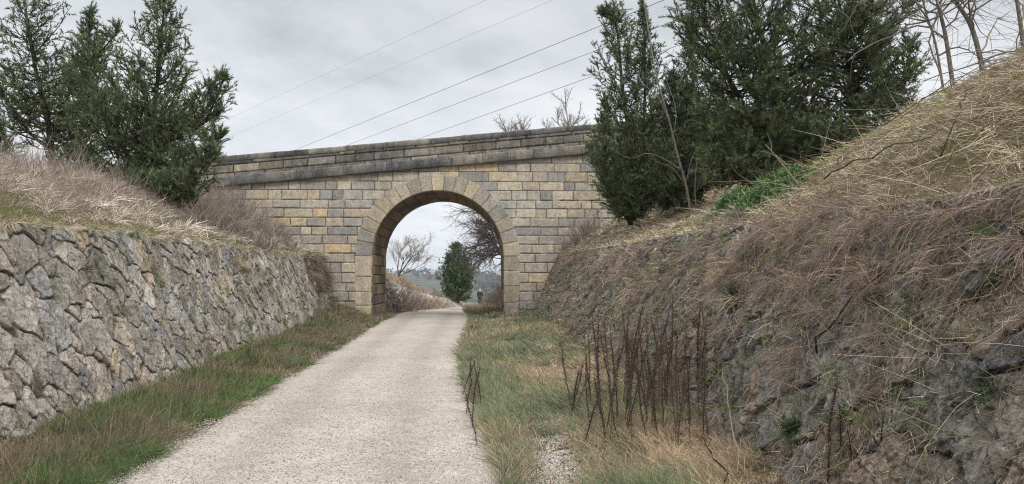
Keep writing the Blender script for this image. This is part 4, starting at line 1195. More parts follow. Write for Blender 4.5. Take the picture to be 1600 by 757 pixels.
# ------------------------------------------------------------------ grass and other ground cover (nobody could count it)
def logy(n, y0, y1, rs, p=1.0):
    u = rs.uniform(size=n)
    return y0 * (y1 / y0) ** (u ** p)
def bw(y, lo=.0035, k=.0007):
    return np.maximum(lo, k * y)

def tussocks(a, ctr, nper, L, W, cols, rs, out=.7, droop=.5, dirb=(0, 0, 1.0), r=.05, seg=3, mixv=.3):
    """ctr (M,3) centres; every tussock one colour family, blades fanning out of one crown"""
    M = len(ctr); n = M * nper
    tone = np.repeat(rs.uniform(size=M), nper)
    sc = np.repeat(rs.uniform(.6, 1.25, M), nper)
    off = rs.normal(size=(n, 3)) * np.array([r, r, .01]) * sc[:, None]
    b = np.repeat(ctr, nper, 0) + off
    comb = np.repeat(rs.normal(size=(M, 3)) * .35, nper, 0)
    d = norm(np.array(dirb) + norm(rs.normal(size=(n, 3))) * out + off / r * .25 + comb)
    col = mixc(cols, np.clip(tone * (1 - mixv) + mixv * rs.uniform(size=n), 0, 1)) * rs.uniform(.65, 1.25, (n, 1))
    Lb = np.broadcast_to(L, (M,)); Wb = np.broadcast_to(W, (M,))
    blades(a, b, d, np.repeat(Lb, nper) * sc * rs.uniform(.45, 1.15, n), np.repeat(Wb, nper), np.stack([d[:, 0] * .35, d[:, 1] * .35, -rs.uniform(.2, 1, n) * droop], -1), col, seg=seg, rs=rs)

# left verge
rs = np.random.RandomState(901); a = Acc()
n = 60000
y = logy(n, 4.9, 31.5, rs); u = rs.beta(.9, .9, n)
x0 = xwl(np.minimum(y, 28.5)) + .02; x1 = xl(y) + .10
x0 = np.where(y > 28.7, -5.25, x0)
x = lerp(x0, x1, u)
dn = fbm(x * 1.6, y * 1.6, 91, 3); gr = fbm(x * .9 + 3, y * .8, 92, 3)
edge = sst(1.0, .72, u)
keep = rs.uniform(size=n) < (.25 + .75 * sst(.32, .5, dn)) * (.30 + .7 * edge)
x, y, u, dn, gr, edge = [q[keep] for q in (x, y, u, dn, gr, edge)]
n = len(x)
base = np.stack([x, y, surf(x, np.minimum(y, 31))], -1)
base[:, 2] = floorz(x, y) - .01
green = sst(.50, .62, gr) * sst(.9, .5, u) * .8
colg = mixc([c(66, 80, 48), c(80, 98, 56), c(98, 112, 68)], rs.uniform(size=n))
cold = mixc([c(78, 76, 58), c(98, 94, 72), c(122, 112, 90), c(88, 84, 64), c(148, 134, 108)], rs.uniform(size=n) * .6 + .4 * fbm(x * 2, y * 2, 93, 2))
isg = rs.uniform(size=n) < green
col = np.where(isg[:, None], colg, cold) * rs.uniform(.75, 1.2, (n, 1))
hL = (.04 + .22 * sst(.3, .65, dn)) * (.5 + .6 * edge) * (.35 + .65 * sst(.0, .3, u)) * rs.uniform(.5, 1.3, n)
lean = np.stack([rs.normal(size=n) * .7 + .2, rs.normal(size=n) * .7, np.ones(n)], -1)
wind = np.stack([fbm(x * 1.2, y * 1.2, 94, 2) - .5, fbm(x * 1.2, y * 1.2, 95, 2) - .5, np.zeros(n)], -1) * 1.6
blades(a, base, norm(lean + wind), hL, bw(y), np.stack([rs.normal(size=n) * .3 + .1, rs.normal(size=n) * .3, -rs.uniform(0, .5, n)], -1), col, seg=2, rs=rs)
M = 1300; y = logy(M, 4.9, 30, rs); u = rs.beta(1, 1, M); x = lerp(np.where(y > 28.6, -5.2, xwl(y) + .05), xl(y) - .02, u)
gr = fbm(x * .9 + 3, y * .8, 92, 3)
cz = np.stack([x, y, floorz(x, y) - .01], -1); g = gr + .10 * (1 - u) > .535
tussocks(a, cz[~g], 46, .14 + .10 * rs.uniform(size=int((~g).sum())), bw(y[~g]), [c(70, 68, 52), c(92, 88, 66), c(118, 108, 84), c(142, 128, 102), c(86, 80, 64)], rs, out=.9, droop=.7)
tussocks(a, cz[g], 60, .22, bw(y[g], .004), [c(62, 80, 46), c(78, 98, 52), c(100, 116, 66)], rs, out=.8, droop=.6)
# tall dry culms in the verge
n = 2200; y = logy(n, 4, 28, rs); u = rs.uniform(.1, .85, n); x = lerp(xwl(y), xl(y), u)
base = np.stack([x, y, floorz(x, y)], -1)
twigs(a, base, norm(rs.normal(size=(n, 3)) * .25 + np.array([.1, 0, 1])), rs.uniform(.2, .5, n), .0016 + .00012 * y, rs.normal(size=(n, 3)) * .15, pickc([c(140, 124, 94), c(110, 96, 76), c(92, 80, 64)], n, rs), rs=rs)
o = a.build('grass', M_GRASS); tag(o, 'dark green and dry tangled grass on the verge between the gravel path and the left stone wall', kind='stuff')

# right verge
rs = np.random.RandomState(902); a = Acc()
n = 66000
y = logy(n, 5.2, 33.0, rs); u = rs.beta(.95, 1.0, n)
x = lerp(xr(y) + .02, np.where(y > 28.7, BR_X0 + R_IN + .4 + 0 * y, xwr(y) + .08), u)
dn = fbm(x * 1.5, y * 1.3, 96, 3); dr = fbm(x * .9, y * .8 + 5, 97, 3)
# bare gravel patch low in the frame
bare = np.exp(-(((x - .36) / .24) ** 2 + ((y - 6.5) / 1.2) ** 2) ** 2) * sst(.22, .42, fbm(x * 5, y * 4, 88, 3))
keep = rs.uniform(size=n) < (.35 + .65 * sst(.3, .5, dn)) * (1 - .95 * bare)
x, y, u, dn, dr = [q[keep] for q in (x, y, u, dn, dr)]
n = len(x)
base = np.stack([x, y, floorz(x, y) - .01], -1)
# tan dry grass zones: the bottom right corner and a strip half way
tan = np.clip(sst(.5, .9, u) * sst(8.0, 6.2, y) * 1.1 + np.exp(-((y - 11.5) / 1.6) ** 2) * sst(.2, .45, u) * .9 + .6 * sst(.48, .62, dr), 0, 1)
colg = mixc([c(92, 94, 74), c(112, 114, 90), c(134, 134, 108), c(98, 106, 78), c(128, 116, 94)], rs.uniform(size=n))
colt = mixc([c(150, 128, 102), c(172, 150, 122), c(132, 108, 86), c(186, 168, 140)], rs.uniform(size=n))
ist = rs.uniform(size=n) < tan
bright = (~ist) & (rs.uniform(size=n) < .12)
col = np.where(ist[:, None], colt, colg) * rs.uniform(.75, 1.2, (n, 1))
col[bright] = pickc([c(92, 124, 62), c(110, 140, 74)], int(bright.sum()), rs)
clump = sst(.38, .62, dn)
pathside = sst(.35, .08, u)
hL = (.05 + .17 * clump + .07 * pathside * sst(14, 7, y)) * rs.uniform(.5, 1.3, n) * np.where(ist, .85, 1)
wind = np.stack([-.15 + (fbm(x * 1.4, y * 1.2, 98, 2) - .5) * 2.0, (fbm(x * 1.4, y * 1.2, 99, 2) - .5) * 1.4, np.zeros(n)], -1) * np.where(u < .2, .4, 1)[:, None]
lean = np.stack([rs.normal(size=n) * .5, rs.normal(size=n) * .5, np.ones(n)], -1)
blades(a, base, norm(lean + wind), hL, bw(y, .0032), np.stack([rs.normal(size=n) * .25 - .12, rs.normal(size=n) * .25, -rs.uniform(0, .4, n)], -1), col, seg=3, rs=rs)
M = 1300; y = logy(M, 5.3, 30, rs); u = rs.beta(.9, 1, M); x = lerp(xr(y) + .06, np.where(y > 28.6, -.4, xwr(y) + .05), u)
ok = ~((np.abs(x - .36) < .26) & (np.abs(y - 6.4) < 1.1)); x, y, u = x[ok], y[ok], u[ok]; M = len(x)
dr = fbm(x * .9, y * .8 + 5, 97, 3)
cz = np.stack([x, y, floorz(x, y) - .01], -1)
tt_ = np.clip(sst(.45, .85, u) * sst(8.0, 6.2, y) + np.exp(-((y - 11.5) / 1.6) ** 2) * sst(.2, .45, u) + .5 * sst(.5, .62, dr), 0, 1) > rs.uniform(size=M)
tussocks(a, cz[tt_], 48, .16, bw(y[tt_], .0032), [c(128, 106, 84), c(156, 134, 108), c(182, 162, 132), c(202, 184, 156)], rs, out=.9, droop=.7)
tussocks(a, cz[~tt_], 48, .19 + .08 * (u[~tt_] < .25), bw(y[~tt_], .0032), [c(82, 90, 66), c(100, 108, 80), c(122, 126, 98), c(108, 100, 80), c(142, 136, 108)], rs, out=.75, droop=.7)
n = 220; y = logy(n, 7, 26, rs); u = rs.uniform(0, 1, n); x = lerp(xr(y), xwr(y), u)
twigs(a, np.stack([x, y, floorz(x, y)], -1), norm(rs.normal(size=(n, 3)) * .3 + np.array([-.1, 0, 1])), rs.uniform(.2, .55, n), .0014 + .00012 * y, rs.normal(size=(n, 3)) * .2, pickc([c(150, 130, 100), c(104, 84, 68), c(76, 60, 52)], n, rs), rs=rs)
o = a.build('grass', M_GRASS); tag(o, 'grey-green and tan long grass on the verge between the gravel path and the right stone wall', kind='stuff')

# left bank: dry grey grass and stems, greener along the lip of the wall
rs = np.random.RandomState(903); a = Acc()
n = 75000
y = logy(n, 4.5, 28.6, rs, .8); v = rs.beta(.9, 1.3, n) * 7.5
x = xwl(y) - topoff_l(y) - .02 - v
dn = fbm(x * 1.1, y * 1.1, 111, 3); gz = fbm(x * .9, y * .6, 112, 3)
base = np.stack([x, y, bank_l(x, y) - .02], -1)
lip = sst(1.3, .0, v)
green = rs.uniform(size=n) < np.clip(lip * .75 * sst(.38, .56, gz) + .16 * sst(.55, .7, gz) + .06, 0, 1)
colg = mixc([c(92, 104, 58), c(112, 122, 70), c(88, 110, 52), c(134, 136, 88)], rs.uniform(size=n))
cold = mixc([c(112, 98, 86), c(136, 122, 108), c(156, 142, 126), c(124, 106, 92), c(176, 162, 144)], rs.uniform(size=n) * .7 + .3 * dn)
col = np.where(green[:, None], colg, cold) * rs.uniform(.75, 1.2, (n, 1))
hL = np.where(green, .07 + .10 * dn, (.10 + .30 * dn) * (.35 + .65 * sst(.2, 1.8, v))) * rs.uniform(.5, 1.4, n)
blades(a, base, norm(np.stack([rs.normal(size=n) * .5 + .25, rs.normal(size=n) * .5 - .1, np.ones(n)], -1)), hL, bw(y, .004, .0006), np.stack([rs.normal(size=n) * .4 + .25, rs.normal(size=n) * .4, -rs.uniform(0, .7, n)], -1), col, seg=2, rs=rs)
M = 420; y = logy(M, 5, 28.4, rs, .85); x = xwl(y) - topoff_l(y) - .12 + rs.normal(size=M) * .10
tussocks(a, np.stack([x, y, ztl(y) - .02], -1), 34, .15, bw(y, .004), [c(96, 104, 60), c(120, 122, 78), c(138, 124, 98), c(160, 144, 120), c(108, 94, 78)], rs, out=.8, droop=.7, dirb=(.4, 0, .6))
M = 900; y = logy(M, 5, 28.4, rs, .8); v = .3 + rs.beta(1, 1.3, M) * 6; x = xwl(y) - topoff_l(y) - v
tussocks(a, np.stack([x, y, bank_l(x, y) - .02], -1), 44, .34, bw(y, .0042), [c(118, 104, 92), c(146, 132, 116), c(172, 158, 140), c(196, 184, 166), c(108, 92, 80)], rs, out=.8, droop=.6, dirb=(.2, 0, .9))
n = 9000; y = logy(n, 6, 28.4, rs, .75); v = .5 + rs.beta(1.1, 1.6, n) * 6.5; x = xwl(y) - topoff_l(y) - v
base = np.stack([x, y, bank_l(x, y)], -1)
dn = fbm(x * .8, y * .8, 113, 2)
twigs(a, base, norm(rs.normal(size=(n, 3)) * .45 + np.array([.1, 0, 1])), (.15 + .6 * dn) * rs.uniform(.5, 1.2, n), .0018 + .00018 * y, rs.normal(size=(n, 3)) * .25, pickc(GREYB, n, rs), rings=4, rs=rs)
o = a.build('grass', M_DRY); tag(o, 'dry grey-brown grass and stems covering the left bank above the stone wall', kind='stuff')

# right bank: matted brown grass combed downhill, with yellow-green moss patches
rs = np.random.RandomState(904); a = Acc()
n = 50000
y = logy(n, 2.3, 28.7, rs, .85); v = rs.beta(.9, 1.15, n) * 7.0 + .02
xt = xwr(y) + topoff_r(y)
x = xt + v
dn = fbm(x * 1.1, y * 1.1, 121, 3); gz = fbm(x * .8, y * .8, 122, 3)
base = np.stack([x, y, np.where(v < 0, ztr(y), bank_r(x, y)) - .02], -1)
crest = np.exp(-((x - xcr(y) + .8) / .9) ** 2)
green = rs.uniform(size=n) < np.clip(.5 * sst(.50, .62, gz) * (.45 + .55 * crest) + .05, 0, 1)
colg = mixc([c(98, 104, 52), c(122, 124, 64), c(92, 110, 54), c(144, 138, 84)], rs.uniform(size=n))
cold = mixc([c(98, 82, 74), c(126, 108, 94), c(150, 132, 112), c(112, 96, 88), c(178, 162, 138)], rs.uniform(size=n) * .65 + .35 * dn)
col = np.where(green[:, None], colg, cold) * rs.uniform(.7, 1.2, (n, 1))
hL = np.where(green, .04 + .06 * dn, .05 + .15 * dn) * rs.uniform(.5, 1.3, n)
d = np.stack([-.5 + rs.normal(size=n) * .8, rs.normal(size=n) * .8 - .1, .35 + rs.normal(size=n) * .4], -1)
blades(a, base + np.array([0, 0, .03]), norm(d), hL, bw(y, .0032, .0006), np.stack([-.3 + rs.normal(size=n) * .3, rs.normal(size=n) * .3, -rs.uniform(.1, .6, n)], -1), col, seg=2, rs=rs)
M = 1700; y = logy(M, 2.3, 28.4, rs, .9); v = rs.beta(.9, 1.2, M) * 6.5 + .08; x = xwr(y) + topoff_r(y) + v
k = fbm(x * 1.3, y * 1.3, 125, 3) > .44; x, y, v = x[k], y[k], v[k]; M = len(x)
tussocks(a, np.stack([x, y, np.where(v < 0, ztr(y), bank_r(x, y)) + .02], -1), 44, .08 + .14 * rs.uniform(size=M), bw(y, .0034), [c(84, 72, 64), c(112, 96, 82), c(136, 120, 98), c(164, 148, 122), c(188, 174, 146), c(122, 114, 80)], rs, out=1.5, droop=.6, dirb=(-.45, -.1, .35))
M = 420; y = logy(M, 4, 24, rs, .9); v = .2 + rs.beta(1.3, 1.0, M) * 4.2; x = xwr(y) + topoff_r(y) + v
k = fbm(x * .8, y * .8, 122, 3) > .46; x, y = x[k], y[k]
tussocks(a, np.stack([x, y, bank_r(x, y) + .01], -1), 70, .10, bw(y, .004), [c(104, 110, 52), c(128, 132, 66), c(152, 146, 86), c(92, 118, 56)], rs, out=1.0, droop=.6, dirb=(-.3, 0, .7), r=.09, seg=2)
n = 80000; y = logy(n, 2.3, 28, rs, .9); v = rs.beta(.95, 1.15, n) * 6.5 + .02; x = xwr(y) + topoff_r(y) + v
d = rs.normal(size=(n, 3)) * np.array([1, 1, .45]) + np.array([-.2, 0, .15])
blades(a, np.stack([x, y, bank_r(x, y) + .02 + .05 * rs.uniform(size=n)], -1), norm(d), rs.uniform(.03, .14, n) * (.7 + .02 * y), bw(y, .0036, .0006), rs.normal(size=(n, 3)) * .3, pickc([c(76, 64, 56), c(104, 90, 78), c(136, 120, 102), c(168, 152, 126), c(196, 182, 156), c(110, 102, 94), c(112, 114, 66), c(130, 128, 78)], n, rs, .3), seg=2, rs=rs)
# long stems lying across the slope
n = 1700; y = logy(n, 3.4, 26, rs, .9); v = rs.beta(1.0, 1.2, n) * 5.5; x = xwr(y) + topoff_r(y) + v
base = np.stack([x, y, bank_r(x, y) + .05], -1)
d = np.stack([-.6 + rs.normal(size=n) * .7, rs.normal(size=n) * .8, -.1 + rs.normal(size=n) * .45], -1)
twigs(a, base, norm(d), rs.uniform(.2, .9, n), rs.uniform(.6, 1.5, n) * (.0018 + .0002 * y), np.stack([rs.normal(size=n) * .2, rs.normal(size=n) * .2, -.1 + rs.normal(size=n) * .12], -1), pickc([c(150, 134, 108), c(118, 98, 80), c(92, 76, 66), c(172, 156, 126)], n, rs), rings=4, rs=rs)
o = a.build('grass', M_DRY); tag(o, 'matted brown dry grass and stems combed down the right bank, with mossy green patches', kind='stuff')

# dead stems and moss hanging on the right wall
rs = np.random.RandomState(905); a = Acc()
n = 16000
y = logy(n, 2.3, 28.3, rs, .9); t = rs.beta(1.7, 1.0, n)
x = xwr(y) + topoff_r(y) * t
z = ztr(y) * t
dn = fbm(y * 1.3, z * 1.5, 131, 3)
keep = rs.uniform(size=n) < sst(.46, .62, dn + .1 * (t - .5))
x, y, t, z, dn = [q[keep] for q in (x, y, t, z, dn)]; n = len(x)
base = np.stack([x - .06, y, z + .02], -1)
gz = fbm(y * .9, z * 1.2 + 7, 132, 3)
green = rs.uniform(size=n) < .75 * sst(.54, .66, gz)
colg = mixc([c(86, 98, 46), c(104, 118, 58), c(76, 92, 46)], rs.uniform(size=n))
cold = mixc([c(92, 74, 64), c(118, 96, 80), c(140, 120, 98), c(104, 86, 76), c(164, 144, 116)], rs.uniform(size=n))
col = np.where(green[:, None], colg, cold) * rs.uniform(.7, 1.2, (n, 1))
d = np.stack([-.5 + rs.normal(size=n) * .4, rs.normal(size=n) * .55 - .1, -.25 + rs.normal(size=n) * .5], -1)
hL = np.where(green, .03 + .05 * rs.uniform(size=n), (.06 + .2 * dn) * rs.uniform(.4, 1.2, n))
blades(a, base, norm(d), hL, bw(y, .003, .0005), np.stack([-.05 + rs.normal(size=n) * .2, rs.normal(size=n) * .25, -rs.uniform(.2, .8, n)], -1), col, seg=2, rs=rs)
M = 560; y = logy(M, 2.3, 28.2, rs, .95); t = rs.beta(1.4, .9, M); k = fbm(y * 1.6, t * 4, 136, 3) + .10 * (t - .5) > .52; y, t = y[k], t[k]
x = xwr(y) + topoff_r(y) * t - .09
tussocks(a, np.stack([x, y, ztr(y) * t + .03], -1), 52, .10 + .18 * rs.uniform(size=len(y)), bw(y, .003, .0005), [c(88, 70, 62), c(116, 96, 84), c(140, 120, 100), c(104, 88, 84), c(176, 156, 126)], rs, out=1.1, droop=.9, dirb=(-.6, -.15, .1), r=.06)
M = 420; y = logy(M, 2.3, 26, rs, .95); t = rs.beta(1.2, 1.0, M); x = xwr(y) + topoff_r(y) * t - .05
tussocks(a, np.stack([x, y, ztr(y) * t + .02], -1), 60, .07, bw(y, .004, .0006), [c(84, 96, 44), c(106, 122, 58), c(70, 88, 46), c(128, 134, 74)], rs, out=1.0, droop=.5, dirb=(-.5, 0, .3), r=.06, seg=2)
n = 800; y = logy(n, 2.3, 20, rs); t = rs.uniform(.05, 1, n); x = xwr(y) + topoff_r(y) * t - .06
base = np.stack([x, y, ztr(y) * t + .03], -1)
d = np.stack([-.3 + rs.normal(size=n) * .35, rs.normal(size=n) * .7, rs.normal(size=n) * .7], -1)
twigs(a, base, norm(d), rs.uniform(.12, .6, n), .0015 + .0001 * y, rs.normal(size=(n, 3)) * .25 + np.array([-.05, 0, -.1]), pickc([c(160, 144, 116), c(120, 100, 84), c(84, 70, 62), c(180, 164, 136)], n, rs), rings=4, rs=rs)
# short broken bits, rootlets and leaf scraps stuck all over the face
n = 66000; y = logy(n, 2.3, 28, rs, .95); t = rs.uniform(.02, 1, n); k = rs.uniform(size=n) < .25 + .75 * sst(.40, .58, fbm(y * 1.9, t * 4.5, 138, 3)); y, t = y[k], t[k]; n = len(y)
x = xwr(y) + topoff_r(y) * t - .07 - .02 * rs.uniform(size=n)
d = np.stack([-.25 + rs.normal(size=n) * .35, rs.normal(size=n) * .55, -.45 + rs.normal(size=n) * .7], -1)
blades(a, np.stack([x, y, ztr(y) * t + .02], -1), norm(d), rs.uniform(.03, .15, n) * (.7 + .02 * y), bw(y, .0035, .0006), rs.normal(size=(n, 3)) * .3, pickc([c(84, 70, 60), c(110, 94, 80), c(140, 122, 102), c(168, 150, 124), c(190, 174, 148), c(112, 104, 96), c(98, 104, 60), c(116, 118, 70)], n, rs, .3), seg=2, rs=rs)
o = a.build('dead_stems', M_DRY); tag(o, 'dead brown stems, straw and moss hanging over the face of the right stone wall', kind='stuff')

# sparse growth in the joints of the left wall
rs = np.random.RandomState(906); a = Acc()
nc = 260
y = logy(nc, 6, 28, rs, .9); t = rs.uniform(.1, 1, nc)
m = 30
yy_ = np.repeat(y, m) + rs.normal(size=nc * m) * .06; tt = np.clip(np.repeat(t, m) + rs.normal(size=nc * m) * .018, 0, 1)
x = xwl(yy_) - topoff_l(yy_) * tt; z = ztl(yy_) * tt
n = nc * m
cc = np.repeat(pickc([c(98, 108, 62), c(120, 112, 84), c(134, 118, 96), c(84, 98, 54)], nc, rs), m, 0) * rs.uniform(.7, 1.25, (n, 1))
d = np.stack([.5 + rs.normal(size=n) * .4, rs.normal(size=n) * .55, .1 + rs.normal(size=n) * .5], -1)
blades(a, np.stack([x + .03, yy_, z], -1), norm(d), rs.uniform(.03, .16, n), bw(yy_, .003, .0005), np.stack([.1 + 0 * x, rs.normal(size=n) * .2, -rs.uniform(.2, .8, n)], -1), cc, seg=2, rs=rs)
# shaggy fringe where the wall meets the bridge
n = 10; yy_ = rs.uniform(23.5, 28.5, n); tt = rs.beta(1.2, .8, n); keep = rs.uniform(size=n) < sst(23, 28, yy_) * .9
yy_, tt = yy_[keep], tt[keep]; n = len(yy_)
x = xwl(yy_) - topoff_l(yy_) * tt + .05; z = ztl(yy_) * tt
d = np.stack([.5 + rs.normal(size=n) * .35, rs.normal(size=n) * .5, -.1 + rs.normal(size=n) * .4], -1)
blades(a, np.stack([x, yy_, z], -1), norm(d), rs.uniform(.15, .5, n), .014, np.stack([.1 + 0 * x, rs.normal(size=n) * .2, -rs.uniform(.3, .9, n)], -1), pickc([c(92, 88, 66), c(76, 78, 54), c(112, 100, 82), c(86, 74, 64)], n, rs), seg=2, rs=rs)
M = 90; yy_ = 28.5 - 4.5 * rs.beta(1, 1.6, M); tt = rs.beta(1.1, .7, M)
tussocks(a, np.stack([xwl(yy_) - topoff_l(yy_) * tt + .03, yy_, ztl(yy_) * tt], -1), 60, .3, .013, [c(66, 66, 50), c(92, 86, 66), c(112, 98, 82), c(132, 118, 98)], rs, out=1.0, droop=.9, dirb=(.5, 0, .3), r=.08)
o = a.build('grass', M_GRASS); tag(o, 'small tufts growing from the joints of the left stone wall', kind='stuff')

# beyond the bridge
rs = np.random.RandomState(907); a = Acc()
n = 42000; y = logy(n, 33.6, 92, rs); v = rs.beta(.8, 1.6, n) * 7
x = xl(y) - .1 - v; base = np.stack([x, y, bank_fl(x, y) - .03], -1)
dn = fbm(x * .8, y * .8, 141, 3)
col = mixc([c(104, 90, 74), c(128, 112, 92), c(148, 132, 108), c(104, 104, 72)], rs.uniform(size=n) * .6 + .4 * dn) * rs.uniform(.75, 1.2, (n, 1))
blades(a, base, norm(np.stack([rs.normal(size=n) * .5 + .2, rs.normal(size=n) * .5, np.ones(n)], -1)), (.12 + .4 * dn) * sst(-.2, .9, v), bw(y, .01, .0007), rs.normal(size=(n, 3)) * .3, col, seg=2, rs=rs)
n = 30000; y = logy(n, 33.6, 100, rs); v = rs.beta(.8, 1.4, n) * 6
x = xr(y) - .1 + v; base = np.stack([x, y, np.maximum(bank_fr(x, y), floorz(x, y)) - .03], -1)
dn = fbm(x * .8, y * .8, 142, 3)
col = mixc([c(92, 84, 66), c(116, 104, 84), c(140, 124, 98), c(92, 100, 66)], rs.uniform(size=n) * .6 + .4 * dn) * rs.uniform(.75, 1.2, (n, 1))
blades(a, base, norm(np.stack([rs.normal(size=n) * .4, rs.normal(size=n) * .4, np.ones(n)], -1)), (.10 + .32 * dn) * rs.uniform(.5, 1.2, n), bw(y, .01, .0007), rs.normal(size=(n, 3)) * .25, col, seg=2, rs=rs)
o = a.build('grass', M_DRY); tag(o, 'dry grass on both sides of the path beyond the arch', kind='stuff')

# far-off trees and hedges on the valley side
rs = np.random.RandomState(915); a = Acc()
M = 1500; dd_ = np.exp(rs.uniform(math.log(190), math.log(1500), M)); xx_ = dd_ * rs.uniform(-.22, .16, M)
k = fbm(xx_ * .006, dd_ * .004, 151, 3) > .47; xx_, dd_ = xx_[k], dd_[k]; M = len(xx_)
zz_ = farz(xx_, dd_); hh_ = rs.uniform(2.5, 7, M) * (1 + dd_ / 1500)
nper = 26; n = M * nper
ctr = np.repeat(np.stack([xx_, dd_, zz_ + hh_ * .45], -1), nper, 0); H_ = np.repeat(hh_, nper)
blades(a, ctr + rs.normal(size=(n, 3)) * (H_ * .22)[:, None] * np.array([1.3, 1.3, .8]), norm(rs.normal(size=(n, 3)) + np.array([0, 0, .5])), H_ * rs.uniform(.25, .5, n), H_ * .3, 0, np.repeat(pickc([c(46, 58, 40), c(60, 68, 46), c(74, 72, 52)], M, rs), nper, 0) * rs.uniform(.7, 1.2, (n, 1)), seg=1, rs=rs)
o = a.build('far_woods', M_LEAF); tag(o, 'distant trees and hedges scattered over the hazy hillside beyond the arch', kind='stuff')

# loose stones along the path and on the bare patch of the right verge
rs = np.random.RandomState(908); a = Acc()
def pebbles(x, y, z, r, col):
    n = len(x)
    o8 = np.array([[1, 0, 0], [-1, 0, 0], [0, 1, 0], [0, -1, 0], [0, 0, 1], [0, 0, -1.0]])
    rot = rs.uniform(0, 6.28, n); cs, sn = np.cos(rot), np.sin(rot)
    v = o8[None] * (r[:, None] * rs.uniform(.6, 1.3, (n, 6)))[..., None] * np.array([1, 1, .6])
    v = np.stack([v[..., 0] * cs[:, None] - v[..., 1] * sn[:, None], v[..., 0] * sn[:, None] + v[..., 1] * cs[:, None], v[..., 2]], -1)
    v = v + np.stack([x, y, z + r * .25], -1)[:, None]
    F = np.array([[0, 2, 4], [2, 1, 4], [1, 3, 4], [3, 0, 4], [2, 0, 5], [1, 2, 5], [3, 1, 5], [0, 3, 5]])
    a.add(v, [((np.arange(n) * 6)[:, None, None] + F[None]).reshape(-1, 3)], np.repeat(col, 6, 0))
PEB = [c(172, 166, 159), c(188, 182, 176), c(156, 149, 142), c(204, 199, 194), c(178, 168, 158)]
n = 9000; y = logy(n, 4.2, 17, rs, 1.2); u = rs.uniform(-.02, 1.02, n); x = lerp(xl(y), xr(y), u)
z = zp(y) + .010 + .03 * (1 - (2 * u - 1) ** 2)
pebbles(x, y, z, rs.uniform(.004, .0095, n) * (1 + .0 * y), pickc(PEB, n, rs))
n = 14000; y = logy(n, 4.2, 26, rs); s_ = rs.randint(0, 2, n); e = np.abs(rs.normal(size=n)) * .22
x = np.where(s_ == 0, xl(y) - e + .12, xr(y) + e - .12)
pebbles(x, y, floorz(x, y) + .008, rs.uniform(.006, .014, n), pickc(PEB, n, rs))
n = 5000; x = .36 + rs.normal(size=n) * .20; y = 6.5 + rs.normal(size=n) * .9
pebbles(x, y, floorz(x, y) + .004, rs.uniform(.007, .016, n), pickc(PEB, n, rs))
o = a.build('gravel', M_ROCK); tag(o, 'loose pale crushed stones scattered over the path and its edges', kind='stuff')

# ------------------------------------------------------------------ single small things
def rock(name, base, r, label, col, seed, sq=(1.3, .8, .55)):
    bm = bmesh.new(); bmesh.ops.create_icosphere(bm, subdivisions=3, radius=1)
    rs_ = np.random.RandomState(seed)
    a = Acc(); V = np.array([v.co[:] for v in bm.verts]); F = np.array([[v.index for v in f.verts] for f in bm.faces]); bm.free()
    V = V * (1 + .5 * (fbm(V[:, 0] * 1.7 + 5, V[:, 1] * 1.7 + V[:, 2] * 1.3, seed) - .5))[:, None]
    V = np.sign(V) * np.abs(V) ** .85 * np.array(sq) * r
    a.add(V, [F], col); o = a.build(name, M_WALL_L); o.location = [float(q) for q in base]; tag(o, label, 'stone'); return o
b = hit(218, 717); rock('stone', b + np.array([0, 0, .012]), .06, 'pale knobbly stone lying alone on the left edge of the gravel path', c(176, 156, 134), 5)
b = hit(545, 592 - 60); rock('stone', hit(10, 690) + np.array([.1, 0, .05]), .10, 'grey stone fallen at the foot of the left wall in the near corner', c(140, 138, 134), 6)
b = hit(1592, 622); rock('stone', b + np.array([.02, 0, 0]), .09, 'tan stone block bulging from the right wall at the photo\'s edge', c(168, 144, 122), 7, (1, 1, .8))
a = Acc(); b = hit(824, 703)
tube(a, np.array([[0, 0, 0], [0, 0, .012], [0, 0, .014]]), np.array([.016, .016, .012]), c(60, 96, 170), 14)
tube(a, np.array([[0, 0, 0], [0, 0, .003]]), np.array([.018, .018]), c(60, 96, 170), 14)
o = a.build('bottle_cap', M_GRASS); o.location = [float(q) for q in b + np.array([0, 0, .012])]; o.rotation_euler = (.4, .2, 0); tag(o, 'small blue bottle cap lying on the bare gravel of the right verge', 'bottle cap')

# ------------------------------------------------------------------ overhead wires
def wire(p1, d1, p2, label, r, z=None):
    A = P(*p1, d1)
    k = P(p2[0], p2[1], 1.0) - np.array([0, 0, EZ])
    d2 = (A[2] - EZ) / k[2]
    B = P(*p2, d2)
    dirv = (B - A); 
    S = A - dirv * 1.2; E = A + dirv * 3.0
    t = np.linspace(0, 1, 60)[:, None]
    p = S * (1 - t) + E * t
    a = Acc(); tube(a, p, r * .8, c(70, 72, 76), 5)
    o = a.build('power_line', M_WIRE); tag(o, label, 'power line')
M_WIRE = plain_mat('wire', c(96, 98, 102), .6)
wire((935, 42), 34, (490, 223), 'darkest overhead wire, the one that meets the drooping tip of the narrow juniper', .016)
wire((930, 80), 34, (575, 215), 'overhead wire just below the darkest wire, running behind the narrow juniper', .014)
wire((930, 118), 34, (680, 208), 'lowest overhead wire, the shortest one above the bridge parapet', .014)
wire((760, 0), 60, (370, 180), 'faint upper overhead wire reaching the large left juniper, the highest of the five', .011)
wire((865, 0), 60, (380, 205), 'faint overhead wire, second highest of the five above the bridge', .011)

